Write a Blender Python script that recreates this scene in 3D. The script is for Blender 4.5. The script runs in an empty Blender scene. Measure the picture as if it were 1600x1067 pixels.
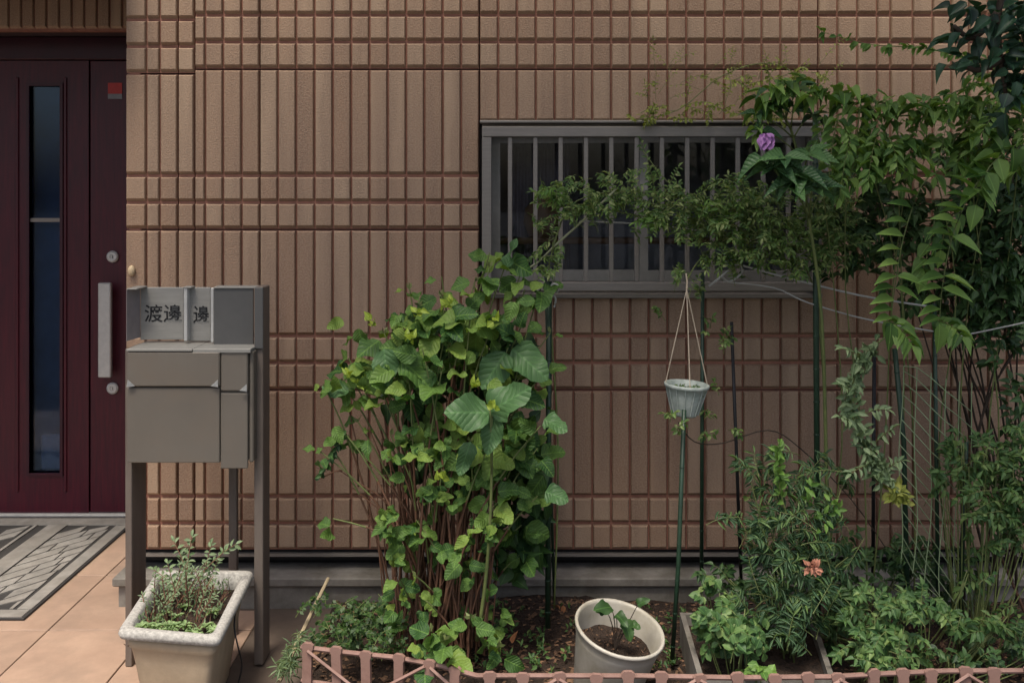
import bpy, math, random
from mathutils import Vector, Matrix
random.seed(7)
R = random.random
def U(a, b): return a + (b - a) * random.random()
SC = bpy.context.scene
COL = SC.collection
F = 1500.0           # focal length in photo pixels (photo 1600 wide)
HC = 1.33            # camera height over the paving
DW = 3.125           # camera to wall face (wall face is Y = 0)

# ------------------------------------------------------------------ camera
cd = bpy.data.cameras.new('camera'); cam = bpy.data.objects.new('camera', cd); COL.objects.link(cam)
cam.location = (0, -DW, HC); cam.rotation_euler = (math.radians(90), 0, 0)
cd.sensor_width = 36; cd.lens = 36 * F / 1600; cd.shift_y = -(533.5 - 300) / 1600
cd.clip_start = 0.02; cd.clip_end = 500
SC.camera = cam
# ------------------------------------------------------------------ light
SUN_EL, SUN_AZ = 66, 199     # azimuth: clockwise from +Y
w = bpy.data.worlds.new('World'); SC.world = w; w.use_nodes = True
nt = w.node_tree; bg = nt.nodes['Background']
sky = nt.nodes.new('ShaderNodeTexSky'); sky.sky_type = 'NISHITA'; sky.sun_disc = False
sky.sun_elevation = math.radians(SUN_EL); sky.sun_rotation = math.radians(SUN_AZ)
sky.dust_density = 5.0; sky.ozone_density = 0.3
nt.links.new(sky.outputs[0], bg.inputs[0]); bg.inputs[1].default_value = 0.07
ld = bpy.data.lights.new('sun', 'SUN'); ld.energy = 1.45; ld.angle = math.radians(16); ld.color = (1, 0.93, 0.81)
sun = bpy.data.objects.new('sun', ld); COL.objects.link(sun)
_a, _e = math.radians(SUN_AZ), math.radians(SUN_EL)
sd = Vector((math.sin(_a) * math.cos(_e), math.cos(_a) * math.cos(_e), math.sin(_e)))
sun.rotation_euler = sd.to_track_quat('Z', 'Y').to_euler(); sun.location = sd * 20
SC.view_settings.view_transform = 'Standard'; SC.view_settings.look = 'None'
SC.view_settings.gamma = 1; SC.view_settings.exposure = 1.36; SC.view_settings.use_curve_mapping = False
SC.render.engine = 'CYCLES'; SC.cycles.use_denoising = True
SC.cycles.max_bounces = 7; SC.cycles.diffuse_bounces = 3; SC.cycles.transparent_max_bounces = 12

# ------------------------------------------------------------------ helpers
def PX(px, py, d): return Vector(((px - 800) * d / F, d - DW, HC - (py - 300) * d / F))
def wx(px): return (px - 800) / 480.0
def wz(py): return HC - (py - 300) / 480.0

class MB:
    def __init__(s): s.v = []; s.f = []; s.uv = []; s.var = []; s.has = False
    def add(s, vs, fs, var=0.5, uvs=None):
        o = len(s.v); s.v.extend([tuple(p) for p in vs]); s.f.extend([tuple(i + o for i in f) for f in fs])
        s.var.extend([var] * len(vs)); s.uv.extend(uvs if uvs else [(0.5, 0.5)] * len(vs))
    def box(s, a, b, var=0.5):
        x0, y0, z0 = a; x1, y1, z1 = b
        s.add([(x0,y0,z0),(x1,y0,z0),(x1,y1,z0),(x0,y1,z0),(x0,y0,z1),(x1,y0,z1),(x1,y1,z1),(x0,y1,z1)],
              [(0,3,2,1),(4,5,6,7),(0,1,5,4),(1,2,6,5),(2,3,7,6),(3,0,4,7)], var)
    def cbox(s, a, b, c=0.003, var=0.5):      # chamfered box
        x0, y0, z0 = a; x1, y1, z1 = b; vs = []; idx = {}
        def V(p):
            k = tuple(round(q, 6) for q in p)
            if k not in idx: idx[k] = len(vs); vs.append(p)
            return idx[k]
        fs = []
        lo = (x0, y0, z0); hi = (x1, y1, z1)
        def corner(sx, sy, sz, ax):   # vertex on face `ax` near corner
            p = []
            for i, sg in enumerate((sx, sy, sz)):
                base = hi[i] if sg else lo[i]
                if i != ax: base += -c if sg else c
                p.append(base)
            return V(tuple(p))
        for ax in range(3):
            o1, o2 = [(1, 2), (2, 0), (0, 1)][ax]
            for sg in (0, 1):
                q = []
                for (p1, p2) in ((0,0),(1,0),(1,1),(0,1)):
                    t = [0,0,0]; t[ax] = sg; t[o1] = p1; t[o2] = p2; q.append(corner(*t, ax))
                fs.append(tuple(q if sg else q[::-1]))
        for ax in range(3):           # edges parallel to ax
            o1, o2 = [(1, 2), (2, 0), (0, 1)][ax]
            for p1 in (0,1):
                for p2 in (0,1):
                    q = []
                    for e, fa in ((0,o1),(1,o1),(1,o2),(0,o2)):
                        t = [0,0,0]; t[ax] = e; t[o1] = p1; t[o2] = p2; q.append(corner(*t, fa))
                    fs.append(tuple(q if (p1 != p2) else q[::-1]))
        for sx in (0,1):
            for sy in (0,1):
                for sz in (0,1):
                    fs.append((corner(sx,sy,sz,0), corner(sx,sy,sz,1), corner(sx,sy,sz,2)))
        s.add(vs, fs, var)
    def tube(s, pts, r0, r1=None, n=6, var=0.5, cap=True):
        r1 = r0 if r1 is None else r1
        pts = [Vector(p) for p in pts]; m = len(pts); vs = []; fs = []
        for i, p in enumerate(pts):
            t = (pts[min(i+1, m-1)] - pts[max(i-1, 0)])
            t = t.normalized() if t.length > 1e-9 else Vector((0,0,1))
            a = t.cross(Vector((0,0,1)) if abs(t.z) < 0.9 else Vector((1,0,0))).normalized(); b = t.cross(a)
            r = r0 + (r1 - r0) * i / max(m-1, 1)
            for k in range(n):
                an = 2 * math.pi * k / n; vs.append(p + a * (r * math.cos(an)) + b * (r * math.sin(an)))
        for i in range(m-1):
            for k in range(n):
                k2 = (k+1) % n; fs.append((i*n+k, i*n+k2, (i+1)*n+k2, (i+1)*n+k))
        if cap: fs.append(tuple(range(n))[::-1]); fs.append(tuple(range((m-1)*n, m*n)))
        s.add(vs, fs, var)
    def lathe(s, prof, mat=Matrix(), n=32, var=0.5):
        vs = []; fs = []
        for r, z in prof:
            for k in range(n):
                an = 2*math.pi*k/n; vs.append(mat @ Vector((r*math.cos(an), r*math.sin(an), z)))
        for i in range(len(prof)-1):
            for k in range(n):
                k2 = (k+1) % n; fs.append((i*n+k, i*n+k2, (i+1)*n+k2, (i+1)*n+k))
        s.add(vs, fs, var)
    def ball(s, c, r, n=8, m=5, var=0.5):
        c = Vector(c); r = r if hasattr(r, '__len__') else (r, r, r)
        vs = [c + Vector((0,0,-r[2]))]
        for i in range(1, m):
            th = -math.pi/2 + math.pi*i/m
            for k in range(n):
                an = 2*math.pi*k/n
                vs.append(c + Vector((r[0]*math.cos(th)*math.cos(an), r[1]*math.cos(th)*math.sin(an), r[2]*math.sin(th))))
        vs.append(c + Vector((0,0,r[2]))); fs = []
        for k in range(n): fs.append((0, 1+(k+1)%n, 1+k))
        for i in range(m-2):
            for k in range(n):
                a = 1+i*n; fs.append((a+k, a+(k+1)%n, a+n+(k+1)%n, a+n+k))
        a = 1+(m-2)*n
        for k in range(n): fs.append((a+k, a+(k+1)%n, len(vs)-1))
        s.add(vs, fs, var)
    def mesh(s, name, mat, smooth=False):
        me = bpy.data.meshes.new(name); me.from_pydata(s.v, [], s.f)
        at = me.attributes.new('var', 'FLOAT', 'POINT'); at.data.foreach_set('value', s.var)
        uvl = me.uv_layers.new(name='UVMap'); buf = [0.0] * (2*len(me.loops)); li = [0]*len(me.loops)
        me.loops.foreach_get('vertex_index', li)
        for i, vi in enumerate(li): buf[2*i], buf[2*i+1] = s.uv[vi]
        uvl.data.foreach_set('uv', buf)
        if smooth: me.polygons.foreach_set('use_smooth', [True]*len(me.polygons))
        me.materials.append(mat); me.update()
        return me
    def build(s, name, mat, parent=None, smooth=False, **kw):
        o = bpy.data.objects.new(name, s.mesh(name, mat, smooth)); COL.objects.link(o)
        put(o, parent)
        for k, v in kw.items(): o[k] = v
        return o
def put(o, parent):
    if parent is not None:
        o.parent = parent; o.matrix_parent_inverse = parent_inv(parent)
def world_of(p):
    m = Matrix.Translation(p.location) @ p.rotation_euler.to_matrix().to_4x4()
    return world_of(p.parent) @ p.matrix_parent_inverse @ m if p.parent else m
def parent_inv(p): return world_of(p).inverted()
def thing(name, label, cat, loc=(0,0,0), group=None):
    o = bpy.data.objects.new(name, None); COL.objects.link(o); o.location = loc; o.empty_display_size = 0.05
    o['label'] = label; o['category'] = cat
    if group: o['group'] = group
    return o
def inst(name, me, parent, M):      # an object sharing mesh data; M is a world matrix
    o = bpy.data.objects.new(name, me); COL.objects.link(o)
    if parent is not None:
        o.parent = parent; o.matrix_parent_inverse = parent_inv(parent)
    o.matrix_basis = M
    return o

# ------------------------------------------------------------------ materials
def newmat(name):
    m = bpy.data.materials.new(name); m.use_nodes = True; nt = m.node_tree
    b = nt.nodes['Principled BSDF']; return m, nt, b
def N(nt, t, **kw):
    n = nt.nodes.new(t)
    for k, v in kw.items(): setattr(n, k, v)
    return n
def noise(nt, scale, detail=4, rough=0.6, coord='Object', mapscale=None):
    tc = N(nt, 'ShaderNodeTexCoord'); n = N(nt, 'ShaderNodeTexNoise')
    n.inputs['Scale'].default_value = scale; n.inputs['Detail'].default_value = detail; n.inputs['Roughness'].default_value = rough
    if mapscale:
        mp = N(nt, 'ShaderNodeMapping'); mp.inputs['Scale'].default_value = mapscale
        nt.links.new(tc.outputs[coord], mp.inputs[0]); nt.links.new(mp.outputs[0], n.inputs['Vector'])
    else: nt.links.new(tc.outputs[coord], n.inputs['Vector'])
    return n.outputs['Fac']
def ramp(nt, fac, stops):
    r = N(nt, 'ShaderNodeValToRGB'); e = r.color_ramp.elements
    while len(e) < len(stops): e.new(0.5)
    for i, (p, c) in enumerate(stops):
        e[i].position = p; e[i].color = (c[0], c[1], c[2], 1)
    nt.links.new(fac, r.inputs[0]); return r.outputs[0]
def mix(nt, fac, a, b, mode='MIX'):
    m = N(nt, 'ShaderNodeMix', data_type='RGBA', blend_type=mode)
    def setin(i, v):
        if isinstance(v, (int, float)): m.inputs[i].default_value = v
        elif isinstance(v, tuple): m.inputs[i].default_value = (v[0], v[1], v[2], 1)
        else: nt.links.new(v, m.inputs[i])
    setin(0, fac); setin(6, a); setin(7, b); return m.outputs[2]
def math_(nt, op, a, b=None, c=None):
    m = N(nt, 'ShaderNodeMath', operation=op)
    for i, v in enumerate((a, b, c)):
        if v is None: continue
        if isinstance(v, (int, float)): m.inputs[i].default_value = v
        else: nt.links.new(v, m.inputs[i])
    return m.outputs[0]
def bump(nt, b, h, strength=0.3, dist=0.002):
    n = N(nt, 'ShaderNodeBump'); n.inputs['Strength'].default_value = strength; n.inputs['Distance'].default_value = dist
    nt.links.new(h, n.inputs['Height']); nt.links.new(n.outputs[0], b.inputs['Normal'])
def simple(name, c1, c2=None, scale=20, rough=0.6, metal=0.0, bstr=0.15, bscale=200, spec=0.4, mapscale=None, dirt=None, bdist=0.001, jitter=0.0):
    m, nt, b = newmat(name); c2 = c2 or tuple(x * 0.75 for x in c1)
    col = ramp(nt, noise(nt, scale, 5, 0.65, mapscale=mapscale), [(0.3, c2), (0.7, c1)])
    if dirt:
        f = ramp(nt, noise(nt, dirt[1], 6, 0.7), [(0.45, (0,0,0)), (0.75, (1,1,1))])
        col = mix(nt, f, col, dirt[0])
    if jitter:
        oi = N(nt, 'ShaderNodeObjectInfo'); at = N(nt, 'ShaderNodeAttribute', attribute_name='var')
        r = math_(nt, 'FRACT', math_(nt, 'ADD', oi.outputs['Random'], at.outputs['Fac']))
        v = math_(nt, 'MULTIPLY_ADD', r, jitter, 1 - jitter / 2)
        cc = N(nt, 'ShaderNodeCombineColor'); [nt.links.new(v, cc.inputs[i]) for i in range(3)]
        col = mix(nt, 1.0, col, cc.outputs[0], 'MULTIPLY')
    nt.links.new(col, b.inputs['Base Color'])
    b.inputs['Roughness'].default_value = rough; b.inputs['Metallic'].default_value = metal
    b.inputs['Specular IOR Level'].default_value = spec
    if bstr: bump(nt, b, noise(nt, bscale, 3, 0.6), bstr, bdist)
    return m
def leafmat(name, dark, light, veins=0.0, trans=0.3, rough=0.45, tip=None, vdark=False):
    m, nt, b = newmat(name)
    oi = N(nt, 'ShaderNodeObjectInfo'); at = N(nt, 'ShaderNodeAttribute', attribute_name='var')
    r = math_(nt, 'FRACT', math_(nt, 'ADD', oi.outputs['Random'], at.outputs['Fac']))
    stops = [(0.0, dark), (0.75, light)]
    if tip: stops = [(0.0, dark), (0.7, light), (1.0, tip)]
    col = ramp(nt, r, stops)
    nz = noise(nt, 60, 3, 0.6, 'Object')
    col = mix(nt, math_(nt, 'MULTIPLY', nz, 0.45), col, tuple(x * 0.45 for x in dark))
    sp_ = ramp(nt, noise(nt, 170, 2, 0.5, 'Object'), [(0.70, (0,0,0)), (0.76, (1,1,1))])
    col = mix(nt, math_(nt, 'MULTIPLY', sp_, 0.6), col, (0.16, 0.11, 0.04))
    uv = N(nt, 'ShaderNodeUVMap'); sp = N(nt, 'ShaderNodeSeparateXYZ'); nt.links.new(uv.outputs[0], sp.inputs[0])
    a = math_(nt, 'ABSOLUTE', math_(nt, 'SUBTRACT', sp.outputs[0], 0.5))
    mid = math_(nt, 'LESS_THAN', a, 0.03)
    if veins:
        ph = math_(nt, 'SUBTRACT', math_(nt, 'MULTIPLY', sp.outputs[1], 7.0), math_(nt, 'MULTIPLY', a, 5.0))
        sv = math_(nt, 'ABSOLUTE', math_(nt, 'SINE', math_(nt, 'MULTIPLY', ph, math.pi)))
        line = math_(nt, 'LESS_THAN', sv, 0.16)
        vv = math_(nt, 'MAXIMUM', line, mid)
        lit = tuple(min(1, x * (0.55 if vdark else 1.5)) for x in light)
        col = mix(nt, math_(nt, 'MULTIPLY', vv, veins), col, lit)
        bump(nt, b, sv, 0.6, 0.002)
    else:
        col = mix(nt, math_(nt, 'MULTIPLY', mid, 0.5), col, tuple(min(1, x * 1.6) for x in light))
    nt.links.new(col, b.inputs['Base Color']); b.inputs['Roughness'].default_value = rough
    b.inputs['Specular IOR Level'].default_value = 0.35
    tr = N(nt, 'ShaderNodeBsdfTranslucent'); nt.links.new(mix(nt, 1.0, col, (1.0, 1.0, 0.35), 'MULTIPLY'), tr.inputs[0])
    ms = N(nt, 'ShaderNodeMixShader'); ms.inputs[0].default_value = trans
    out = nt.nodes['Material Output']
    nt.links.new(b.outputs[0], ms.inputs[1]); nt.links.new(tr.outputs[0], ms.inputs[2]); nt.links.new(ms.outputs[0], out.inputs[0])
    return m
def glassmat(name, tint=(0.5,0.55,0.6), refl=(0.8,0.85,0.9), rough=0.02):
    m, nt, b = newmat(name); nt.nodes.remove(b)
    t = N(nt, 'ShaderNodeBsdfTransparent'); t.inputs[0].default_value = (*tint, 1)
    g = N(nt, 'ShaderNodeBsdfGlossy'); g.inputs[0].default_value = (*refl, 1); g.inputs[1].default_value = rough
    fr = N(nt, 'ShaderNodeFresnel'); fr.inputs[0].default_value = 1.5
    ms = N(nt, 'ShaderNodeMixShader'); nt.links.new(fr.outputs[0], ms.inputs[0])
    nt.links.new(t.outputs[0], ms.inputs[1]); nt.links.new(g.outputs[0], ms.inputs[2])
    nt.links.new(ms.outputs[0], nt.nodes['Material Output'].inputs[0]); return m

def siding_mat():
    m, nt, b = newmat('siding_tile')
    oi = N(nt, 'ShaderNodeObjectInfo'); at = N(nt, 'ShaderNodeAttribute', attribute_name='var')
    r = math_(nt, 'FRACT', math_(nt, 'ADD', oi.outputs['Random'], at.outputs['Fac']))
    base = ramp(nt, r, [(0.0, (0.275, 0.172, 0.112)), (0.5, (0.318, 0.210, 0.140)), (1.0, (0.360, 0.252, 0.172))])
    geo = N(nt, 'ShaderNodeNewGeometry')
    big = N(nt, 'ShaderNodeTexNoise'); big.inputs['Scale'].default_value = 3.0; big.inputs['Detail'].default_value = 6
    mp = N(nt, 'ShaderNodeMapping'); mp.inputs['Scale'].default_value = (7.0, 7.0, 0.6)
    nt.links.new(geo.outputs['Position'], mp.inputs[0]); nt.links.new(mp.outputs[0], big.inputs['Vector'])
    col = mix(nt, ramp(nt, big.outputs['Fac'], [(0.38, (0,0,0)), (0.72, (0.75,0.75,0.75))]), base, (0.200, 0.130, 0.092))
    fine = N(nt, 'ShaderNodeTexNoise'); fine.inputs['Scale'].default_value = 190; fine.inputs['Detail'].default_value = 3
    nt.links.new(geo.outputs['Position'], fine.inputs['Vector'])
    col = mix(nt, ramp(nt, fine.outputs['Fac'], [(0.4, (0,0,0)), (0.65, (0.4,0.4,0.4))]), col, (0.40, 0.30, 0.22))
    nt.links.new(col, b.inputs['Base Color']); b.inputs['Roughness'].default_value = 0.7
    b.inputs['Specular IOR Level'].default_value = 0.25
    bump(nt, b, fine.outputs['Fac'], 0.9, 0.002); return m

M_tile = siding_mat()
M_groove = simple('siding_groove', (0.32, 0.145, 0.10), (0.22, 0.10, 0.07), 30, 0.85)
M_black = simple('dark_cavity', (0.012, 0.010, 0.010), rough=0.9, bstr=0)  # near-black, shade of seams and under-wall gap put into the colour
M_door = simple('burgundy_door', (0.072, 0.005, 0.014), (0.032, 0.0028, 0.010), 6, 0.42, mapscale=(14, 14, 1.0), bstr=0.1, bscale=90)
M_doorframe = simple('burgundy_frame', (0.042, 0.004, 0.012), (0.024, 0.003, 0.010), 8, 0.45)
M_steel = simple('brushed_steel', (0.52, 0.52, 0.50), (0.42, 0.42, 0.41), 30, 0.42, 0.3)
M_alum = simple('bronze_aluminium', (0.24, 0.218, 0.195), (0.19, 0.172, 0.155), 12, 0.42, 0.25, mapscale=(1,1,8))
M_alum2 = simple('sash_aluminium', (0.28, 0.27, 0.25), rough=0.5, metal=0.2)
M_glass = glassmat('window_glass', (0.80, 0.82, 0.84), (0.5, 0.52, 0.55))
M_doorglass = glassmat('door_glass', (0.55, 0.65, 0.78), (0.6, 0.75, 0.95), 0.06)
M_box = simple('mailbox_paint', (0.155, 0.137, 0.115), (0.132, 0.116, 0.097), 5, 0.5, 0.1, bstr=0.08, dirt=((0.15,0.125,0.10), 9))
M_plate = simple('nameplate_metal', (0.27, 0.265, 0.245), (0.22, 0.215, 0.20), 14, 0.5, 0.15, mapscale=(1,1,6))
M_plate2 = simple('dark_plate', (0.105, 0.104, 0.102), (0.085, 0.084, 0.083), 8, 0.5, 0.2)
M_leg = simple('post_paint', (0.155, 0.128, 0.108), (0.115, 0.092, 0.078), 8, 0.55, mapscale=(4,4,1))
M_ink = simple('black_ink', (0.01, 0.01, 0.012), rough=0.5, bstr=0)
M_conc = simple('weathered_concrete', (0.24, 0.225, 0.20), (0.15, 0.135, 0.12), 14, 0.85, bstr=0.5, bscale=120, dirt=((0.09,0.08,0.06), 6))
M_paver = simple('peach_paving_tile', (0.43, 0.295, 0.215), (0.34, 0.23, 0.168), 9, 0.62, bstr=0.4, bscale=90, dirt=((0.28,0.20,0.15), 5), jitter=0.2)
M_joint = simple('paving_joint', (0.12, 0.09, 0.07), rough=0.9)
M_mat = simple('grey_rubber', (0.33, 0.31, 0.28), (0.17, 0.16, 0.145), 12, 0.8, bstr=0.4, bscale=300, dirt=((0.20,0.18,0.155), 7))
M_matdark = simple('dark_rubber', (0.045, 0.042, 0.04), rough=0.9, bstr=0.4, bscale=300)
M_soil = simple('dark_soil', (0.050, 0.030, 0.020), (0.016, 0.010, 0.007), 45, 0.95, bstr=1.0, bscale=60, bdist=0.02)
M_chip = simple('bark_chip', (0.20, 0.115, 0.065), (0.04, 0.022, 0.016), 60, 0.9, jitter=1.7)
M_planter = simple('cream_stone_planter', (0.46, 0.36, 0.25), (0.36, 0.28, 0.19), 10, 0.75, bstr=0.4, bscale=160, dirt=((0.30,0.24,0.17), 6))
M_rim = simple('speckled_grey_rim', (0.52, 0.50, 0.46), (0.24, 0.23, 0.21), 130, 0.8, bstr=0.6, bscale=200)
M_pot = simple('white_plastic_pot', (0.50, 0.47, 0.41), (0.40, 0.37, 0.31), 10, 0.4, bstr=0.05, dirt=((0.30,0.27,0.20), 8))
M_hpot = simple('pale_hanging_plastic', (0.42, 0.46, 0.43), (0.24, 0.29, 0.26), 60, 0.5, bstr=0.2)
M_wire = simple('plastic_wire', (0.50, 0.42, 0.32), rough=0.6)
M_twine = simple('grey_twine', (0.42, 0.42, 0.40), rough=0.9)
M_gpole = simple('green_plastic_stake', (0.022, 0.055, 0.030), (0.014, 0.032, 0.02), 40, 0.4)
M_bpole = simple('black_stake', (0.014, 0.014, 0.016), rough=0.5)
M_fence = simple('pinkish_picket_plastic', (0.34, 0.21, 0.175), (0.22, 0.125, 0.10), 20, 0.65, dirt=((0.19,0.11,0.085), 12))
M_bamboo = simple('dry_bamboo', (0.42, 0.34, 0.22), (0.30, 0.24, 0.15), 30, 0.6)
M_net = simple('pale_green_net', (0.32, 0.42, 0.24), rough=0.6)
M_stem = simple('brown_stem', (0.155, 0.075, 0.042), (0.085, 0.042, 0.026), 60, 0.8, jitter=0.6)
M_gstem = simple('green_stem', (0.16, 0.19, 0.06), (0.09, 0.12, 0.04), 40, 0.6)
M_dstem = simple('dark_stem', (0.05, 0.035, 0.025), rough=0.8)
M_red = simple('red_sticker', (0.45, 0.035, 0.03), rough=0.5)
M_grey = simple('grey_sticker', (0.22, 0.22, 0.24), rough=0.5)
M_knob = simple('cream_plastic', (0.55, 0.42, 0.26), rough=0.5)
M_purple = simple('purple_petal', (0.40, 0.20, 0.45), (0.28, 0.12, 0.33), 30, 0.6)
M_orange = simple('orange_petal', (0.50, 0.23, 0.15), (0.36, 0.15, 0.10), 30, 0.6)
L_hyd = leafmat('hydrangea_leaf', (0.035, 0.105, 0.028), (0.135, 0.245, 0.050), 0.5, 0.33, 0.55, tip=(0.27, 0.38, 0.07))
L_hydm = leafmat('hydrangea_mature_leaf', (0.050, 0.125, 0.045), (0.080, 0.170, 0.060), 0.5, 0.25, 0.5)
L_hydd = leafmat('hydrangea_shade_leaf', (0.018, 0.050, 0.018), (0.055, 0.125, 0.030), 0, 0.25, 0.5)  # darker copy of the hydrangea green, inner shade put into the colour
L_bud = leafmat('young_bud_leaf', (0.20, 0.30, 0.03), (0.36, 0.46, 0.06), 0, 0.35, 0.5)
L_jas = leafmat('jasmine_leaf', (0.045, 0.110, 0.028), (0.18, 0.29, 0.075), 0, 0.35, 0.4, tip=(0.42, 0.48, 0.20))
L_vine = leafmat('pinnate_leaf', (0.065, 0.155, 0.040), (0.20, 0.345, 0.085), 0, 0.4, 0.45, tip=(0.30, 0.46, 0.12))
L_dark = leafmat('dark_tree_leaf', (0.010, 0.032, 0.018), (0.030, 0.080, 0.038), 0, 0.15, 0.4)
L_dmass = leafmat('shaded_climber_leaf', (0.022, 0.062, 0.022), (0.085, 0.165, 0.055), 0, 0.25, 0.45)  # shade of the right side put into these darker greens
L_fine = leafmat('narrow_leaf', (0.035, 0.085, 0.040), (0.085, 0.165, 0.070), 0, 0.28, 0.5, tip=(0.18, 0.28, 0.08))
L_shr = leafmat('shrub_leaf', (0.045, 0.115, 0.040), (0.13, 0.24, 0.075), 0, 0.32, 0.5, tip=(0.26, 0.37, 0.12))
L_lime = leafmat('lime_leaf', (0.09, 0.20, 0.04), (0.19, 0.34, 0.07), 0, 0.35, 0.5)
L_sil = leafmat('grey_green_leaf', (0.08, 0.14, 0.06), (0.25, 0.34, 0.18), 0, 0.3, 0.5)
L_succ = leafmat('succulent_leaf', (0.13, 0.22, 0.08), (0.30, 0.42, 0.18), 0, 0.2, 0.5)
L_small = leafmat('ground_leaf', (0.016, 0.045, 0.012), (0.05, 0.105, 0.022), 0, 0.2, 0.5)
L_yel = leafmat('yellow_leaf', (0.18, 0.22, 0.04), (0.32, 0.34, 0.08), 0, 0.35, 0.5)

# ------------------------------------------------------------------ leaves
def leaf_tpl(n, prof, fold=0.25, droop=0.25, serr=0.0, wave=0.0):
    """leaf along +Y length 1, half width 0.5*prof, normal +Z"""
    vs = []; uv = []
    for i in range(n + 1):
        t = i / n
        zc = -droop * t * t
        wd = prof(t) * 0.5
        if serr and 0 < i < n: wd *= 1 + (serr if i % 2 else -serr)
        wz_ = wave * math.sin(t * 9)
        vs += [(-wd, t, zc + wd * fold * 2 + wz_ * wd), (0, t, zc), (wd, t, zc + wd * fold * 2 - wz_ * wd)]
        uv += [(0.5 - prof(t) * 0.5, t), (0.5, t), (0.5 + prof(t) * 0.5, t)]
    fs = []
    for i in range(n):
        a = i*3; b = a+3
        fs += [(a, a+1, b+1, b), (a+1, a+2, b+2, b+1)]
    return [Vector(v) for v in vs], fs, uv
def p_ov(t): return max(0.0, math.sin(math.pi * min(1, t ** 0.78)) ** 0.62) * (1 - 0.12 * t) if 0 < t < 1 else 0.0
def p_pt(t): return max(0.0, math.sin(math.pi * t ** 0.62)) ** 1.05 if 0 < t < 1 else 0.0
def p_el(t): return math.sin(math.pi * t) ** 0.7 if 0 < t < 1 else 0.0
T_hyd = [leaf_tpl(12, p_ov, 0.10, 0.25, 0.035, 0.25), leaf_tpl(12, p_ov, 0.06, 0.12, 0.035, 0.35), leaf_tpl(12, p_ov, 0.16, 0.38, 0.035, 0.3)]
T_pt = [leaf_tpl(5, p_pt, 0.2, 0.3), leaf_tpl(5, p_pt, 0.12, 0.15), leaf_tpl(5, p_pt, 0.3, 0.5)]
T_sm = [leaf_tpl(3, p_el, 0.2, 0.2), leaf_tpl(3, p_el, 0.1, 0.35)]
T_ti = [([Vector((0,0,0)), Vector((-.5,.45,.06)), Vector((0,1,-.1)), Vector((.5,.45,.06))], [(0,3,2,1)], [(.5,0),(0,.5),(.5,1),(1,.5)])]
def frame(d, n):
    d = d.normalized(); x = d.cross(n)
    if x.length < 1e-4: x = d.cross(Vector((0.3, 0.9, 0.2)))
    x.normalize(); z = x.cross(d); return x, d, z
def put_leaf(mb, tpl, p, d, n, L, W, var=None):
    x, y, z = frame(d, n); vs, fs, uv = tpl; x = x * W; y = y * L; z = z * L
    mb.add([p + x * v.x + y * v.y + z * v.z for v in vs], fs, R() if var is None else var, uv)
def leaf_obj(me, parent, p, d, n, L, W, name='leaf'):
    x, y, z = frame(d, n)
    M = Matrix(((x.x*W, y.x*L, z.x*L, p.x), (x.y*W, y.y*L, z.y*L, p.y), (x.z*W, y.z*L, z.z*L, p.z), (0,0,0,1)))
    return inst(name, me, parent, M)
def tpl_mesh(name, tpl, mat):
    mb = MB(); mb.add(tpl[0], tpl[1], 0.5, tpl[2]); return mb.mesh(name, mat, True)
def rv(s=1.0): return Vector((U(-s, s), U(-s, s), U(-s, s)))
def bez(a, b, c, n=6): return [a * ((1-t)**2) + b * (2*t*(1-t)) + c * (t*t) for t in [i/n for i in range(n+1)]]
def along(pts, t):
    k = t * (len(pts) - 1); i = min(int(k), len(pts) - 2); f = k - i
    return pts[i].lerp(pts[i+1], f), (pts[i+1] - pts[i]).normalized()
def smooth(pts, n=4):     # Catmull-Rom
    out = []; P = [pts[0]] + list(pts) + [pts[-1]]
    for i in range(1, len(P) - 2):
        for k in range(n):
            t = k / n; a, b, c, d = P[i-1], P[i], P[i+1], P[i+2]
            out.append(0.5 * ((2*b) + (c - a)*t + (2*a - 5*b + 4*c - d)*t*t + (3*b - a - 3*c + d)*t**3))
    out.append(pts[-1]); return out
CAMDIR = Vector((0, -1, 0.25))
def spray(lm, sm, a, b, n, L, W, tpls, droop=0.3, start=0.25, sr=0.0012, upn=0.6, out=0.9, bend=0.15, tr=None):
    """twig from a to b with n leaves in alternate pairs"""
    mid = a.lerp(b, 0.5) + Vector((0, 0, bend * (b - a).length)) + rv(0.06 * (b - a).length + 0.002)
    pts = bez(a, mid, b, 5)
    if sm is not None: sm.tube(pts, sr, sr * 0.5, 4, R(), False)
    for i in range(n):
        t = start + (1 - start) * (i + 0.5) / n
        p, d = along(pts, t)
        side = d.cross(Vector((0, -0.6, 0.8))).normalized() * (1 if i % 2 else -1)
        dr = d * U(0.35, 0.8) + side * out * U(0.7, 1.2) + Vector((0, 0, -droop)) + rv(0.3)
        nn = Vector((0, -0.55, upn)) + rv(0.55)
        s = U(0.7, 1.15)
        put_leaf(lm, random.choice(tpls), p, dr, nn, L * s, W * s)
    p, d = pts[-1], (pts[-1] - pts[-2])
    put_leaf(lm, random.choice(tpls), p, d + rv(0.2) * d.length, Vector((0, -0.5, 1)) + rv(0.3), L, W)
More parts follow.
